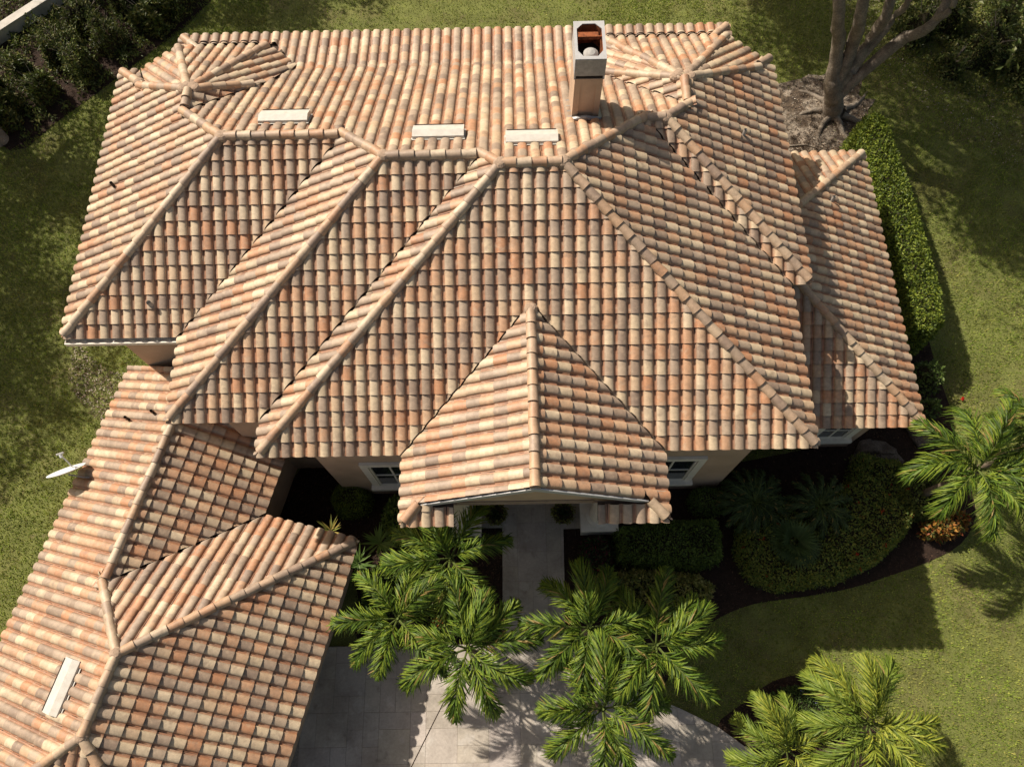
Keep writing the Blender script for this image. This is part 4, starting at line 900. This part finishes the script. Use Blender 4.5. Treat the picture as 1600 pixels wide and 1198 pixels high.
far_tree(27.5, 17, 9.0, 4.0, 'leafy tree beyond the right lawn edge', 45, (20.5, 14.8), lambda c: c[0] > 18.3 + (9.5 - c[2]) * .9 and c[2] > 7 and c[1] > 10)
far_tree(-13.7, 14.7, 6.6, 3.0, 'tree at the left picture edge with trunk rising out of view', 34, (-16.2, 17.0), lambda c: c[0] < -11.5 - (7 - c[2]) * .9 and c[2] > 5.0)
far_tree(-18.5, 11.5, 7.5, 3.6, 'leafy tree left of the side lawn shading it', 38, (-17.6, 12.4), lambda c: c[0] < -10.8 - (7.5 - c[2]) * .9 and c[2] > 5.5)
far_tree(-20.5, 6.5, 7.5, 3.0, 'smaller leafy tree further down the left side lawn', 22, (-18.0, 8.6), lambda c: c[0] < -11.5 - (7.5 - c[2]) * .9 and c[2] > 5.5)
far_tree(-14.5, 24.5, 7, 3.2, 'leafy tree behind the back left thicket', 40, (-14.5, 25), lambda c: c[1] > 20.5 + (7 - c[2]) * .9 and c[2] > 4.5, per=80)
far_tree(-8, 27.5, 7, 3.0, 'leafy tree behind the lawn at the top left', 30, (-9, 26.5), lambda c: c[1] > 21.5 + (7 - c[2]) * .9 and c[2] > 4.5)

# ------------------------------------------------------------------ other things
root = empty('garden_wall', (-15, 19.6, 0), label='low white garden wall crossing the dark thicket in the top left corner', cat='wall')
mb = MB(); a = np.array([-16.6, 17.9]); b = np.array([-12.7, 21.9]); d = (b - a) / np.linalg.norm(b - a); nn_ = np.array([-d[1], d[0]]) * .15
mb.prism([tuple(p - (-15, 19.6)) for p in (a - nn_, b - nn_, b + nn_, a + nn_)], 0, .5); mb.build('wall_body', M_wall, root)
mb = MB(); nn_ = nn_ * 1.3; mb.prism([tuple(p - (-15, 19.6)) for p in (a - nn_, b - nn_, b + nn_, a + nn_)], .502, .56); mb.build('coping', M_wall, root)
# boulder
root = MB(); 
us, vs = 18, 12; V = []; F = []
for i in range(vs + 1):
    for j in range(us):
        th = math.pi * i / vs; ph = 2 * math.pi * j / us; rr = 1 + .16 * math.sin(3 * ph + th * 2) + .12 * math.cos(5 * ph - 3 * th) + rng.normal(0, .025)
        V.append((.75 * rr * math.sin(th) * math.cos(ph), .5 * rr * math.sin(th) * math.sin(ph), .32 * rr * math.cos(th) + .15))
for i in range(vs):
    for j in range(us): F.append((i * us + j, (i + 1) * us + j, (i + 1) * us + (j + 1) % us, i * us + (j + 1) % us))
root.add(V, F); o = root.build('boulder', M_rock, None, label='dark grey brown boulder lying at the corner of the right wing', cat='boulder'); o.location = (17.35, 1.5, 0)
root = MB(); root.add([(v[0] * .6, v[1] * .9, v[2] * .8) for v in V], F); o = root.build('boulder', M_rock, None, label='smaller rough boulder in the mulch near the sparse open shrub', cat='boulder'); o.location = (19.0, 2.3, 0); o.rotation_euler.z = .8
# satellite dish on the garage eave
base = Vector((-5.62, .50, GZ + HG + .02)); root = empty('satellite_dish', base, label='pale grey satellite dish on a bent mast at the garage eave', cat='satellite dish')
c = Vector((-.82, .06, .45)); nrm = Vector((-.27, .82, .56)).normalized()
mb = MB(); mb.tube([(0.12, 0, -.06), (-.12, -.01, .12), (-.45, -.04, .28), tuple(c - nrm * .06)], [.022] * 4, 8); mb.build('mast', M_lead, root)
xa = nrm.cross(Vector((0, 0, 1))).normalized(); ya = xa.cross(nrm); mb = MB(); V = []; F = []; nr, na = 6, 28
for side in (0, 1):
    for i in range(nr + 1):
        rr = .52 * i / nr
        for j in range(na):
            t = 2 * math.pi * j / na; V.append(tuple(c + xa * rr * math.cos(t) + ya * rr * .9 * math.sin(t) + nrm * (.28 * rr * rr - .012 * side)))
for side in (0, 1):
    o0 = side * (nr + 1) * na
    for i in range(nr):
        for j in range(na):
            f = (o0 + i * na + j, o0 + (i + 1) * na + j, o0 + (i + 1) * na + (j + 1) % na, o0 + i * na + (j + 1) % na); F.append(f if side == 0 else f[::-1])
for j in range(na): F.append((nr * na + j, (nr + 1) * na + nr * na + j, (nr + 1) * na + nr * na + (j + 1) % na, nr * na + (j + 1) % na))
mb.add(V, F); mb.build('reflector', M_dish, root, smooth=True)
e = c + nrm * .52 + Vector((0, 0, -.06)); mb = MB(); mb.tube([tuple(c - ya * .40 + nrm * .03), tuple(c + nrm * .28 - ya * .24), tuple(e)], [.018, .02, .02], 8); mb.build('feed_arm', M_lead, root)
mb = MB(); mb.tube([tuple(e - nrm * .05), tuple(e + nrm * .05)], [.045, .045], 10); mb.build('receiver', M_dish, root)
mb = MB(); mb.tube([tuple(e + nrm * .06 - xa * .10), tuple(e + nrm * .06 + xa * .10)], [.03, .03], 8); mb.build('bracket', M_lead, root)
# red hose nozzle / tool lying behind the wing
mb = MB(); mb.tube([(-.3, .12, .05), (0, 0, .06), (.28, -.1, .05)], [.025, .02, .025], 8); o = mb.build('garden_tool', M_red, None, label='thin red garden tool lying on the sand behind the right wing', cat='garden tool'); o.location = (16.45, 12.9, 0)
# fallen branch
mb = MB(); mb.tube([(0, 0, .04), (.8, -.25, .05), (1.5, -.2, .05), (2.2, -.5, .04)], [.05, .04, .03, .015], 7); o = mb.build('fallen_branch', M_bark, None, label='fallen grey branch on the sand left of the big tree', cat='branch'); o.location = (15.6, 13.9, 0)
for (x, y, lb) in ((20.6, 3.4, 'small red blossom lying on the lawn near the shrub'), (22.0, 2.4, 'small red blossom on the lawn next to the palm')):
    k_ = 14; link('fallen_flower', leaf_mesh('fallen_flower', rng.normal(0, .02, (k_, 3)) + (x, y, .1), rnd_dirs(k_, .6), rnd_dirs(k_, .5), np.full(k_, .07), np.full(k_, .05), colours(k_, [(.55, .03, .02)]), M_flower), label=lb, cat='flower')

# ------------------------------------------------------------------ grass blades and bark chips
HOUSE_FP = [WALL, ww, [Gw(.4, GF), Gw(GW2 - .4, GF), Gw(GW2 - .4, GV - .4), Gw(GW1 - .4, GV - .4), Gw(GW1 - .4, .3), Gw(.4, .3)]]
def scatter(n, x0, x1, y0, y1): return np.c_[rng.uniform(x0, x1, n), rng.uniform(y0, y1, n)]
P = np.vstack([scatter(215000, -17, -4, -9, 23), scatter(45000, -9, 14, 13.2, 22.5), scatter(240000, 9.5, 28, -9, 22.5)])
keep = np.ones(len(P), bool)
for poly in HOUSE_FP + [DRIVE, smooth_poly(BED_L, 3), smooth_poly(BED_R, 3), smooth_poly(BED_P, 3), smooth_poly(BED_H, 3), BED_T]: keep &= ~inside(P, poly)
s_in = inside(P, SAND); keep &= ~s_in | (rng.random(len(P)) < .03 + .6 * np.exp(-edge_dist(P, SAND) / .18))
keep &= ~(inside(P, smooth_poly(BED_W, 3)) & (rng.random(len(P)) < .75))
thin = np.sin(P[:, 0] * 1.7 + 1) * np.sin(P[:, 1] * 1.3) + np.sin(P[:, 0] * .6 + P[:, 1] * .8); keep &= (thin > -1.3) | (rng.random(len(P)) < .5)
P = P[keep]; n = len(P); L = rng.uniform(.04, .10, n); a = rng.uniform(0, 6.28, n); lean = rng.uniform(.15, .9, n)
D = np.c_[np.cos(a) * lean, np.sin(a) * lean, np.ones(n)]; D /= np.linalg.norm(D, axis=1, keepdims=True); Wd = np.c_[-np.sin(a), np.cos(a), np.zeros(n)] * rng.uniform(.010, .020, n)[:, None]
B3 = np.c_[P, np.zeros(n)]; V = np.stack([B3 - Wd, B3 + Wd, B3 + D * L[:, None]], 1).reshape(-1, 3)
gc = colours(n, [(.30, .38, .06), (.24, .34, .05), (.42, .41, .11), (.17, .26, .035)], [.4, .3, .15, .15], .25)
link('grass', mesh_np('grass', V, np.arange(3 * n).reshape(-1, 3), M_grass, np.repeat(gc, 3, 0)), kind='stuff')
for nm, polys, cnt_, cols in (('mulch_chips', [BED_L, BED_R, BED_P, BED_H, BED_T], 26000, [(.05, .03, .02), (.09, .055, .035), (.025, .016, .012)]), ('leaf_litter', [SAND, BED_W, [(19, 22), (28, 22), (28, 13), (24.5, 12.5), (22, 15), (20, 18.5)]], 16000, [(.28, .22, .16), (.12, .08, .05), (.05, .035, .025), (.40, .36, .30)])):
    Q = []
    for poly in polys:
        A = np.array(poly); mn, mx = A.min(0), A.max(0); q = scatter(int(cnt_ / len(polys) * 1.6), mn[0], mx[0], mn[1], mx[1]); Q.append(q[inside(q, poly)])
    Q = np.vstack(Q); n = len(Q); Dd = rng.normal(size=(n, 3)) * (1, 1, .25); sz = rng.uniform(.03, .10, n)
    link(nm, leaf_mesh(nm, np.c_[Q, np.full(n, .04)], Dd, rnd_dirs(n, 2.), sz, sz * .4, colours(n, cols, None, .3), M_chip), kind='stuff')

# low undergrowth between the wild shrubs
Q = []
for poly, m_ in ((BED_T, 34000), ([(20.8, 20.0), (21.5, 22.5), (28, 22.5), (28, 15.5), (25, 15.2), (22.4, 16.6)], 16000)):
    A = np.array(poly); q = scatter(m_, A[:, 0].min(), A[:, 0].max(), A[:, 1].min(), A[:, 1].max()); q = q[inside(q, poly)]
    cl_ = np.sin(q[:, 0] * 2.1 + 1) * np.sin(q[:, 1] * 1.8) + np.sin(q[:, 0] * 5 + q[:, 1] * 4) * .5
    q = q[(cl_ > -.35)]; cl_ = cl_[cl_ > -.35]
    Q.append(np.c_[q, rng.uniform(.03, .25, len(q)) + np.clip(cl_, 0, 1) * rng.uniform(.1, .6, len(q))])
Q = np.vstack(Q); n = len(Q)
link('undergrowth', leaf_mesh('undergrowth', Q, rnd_dirs(n, .5), rnd_dirs(n, .9), rng.uniform(.08, .22, n), rng.uniform(.03, .09, n), colours(n, WC), M_leaf), kind='stuff')
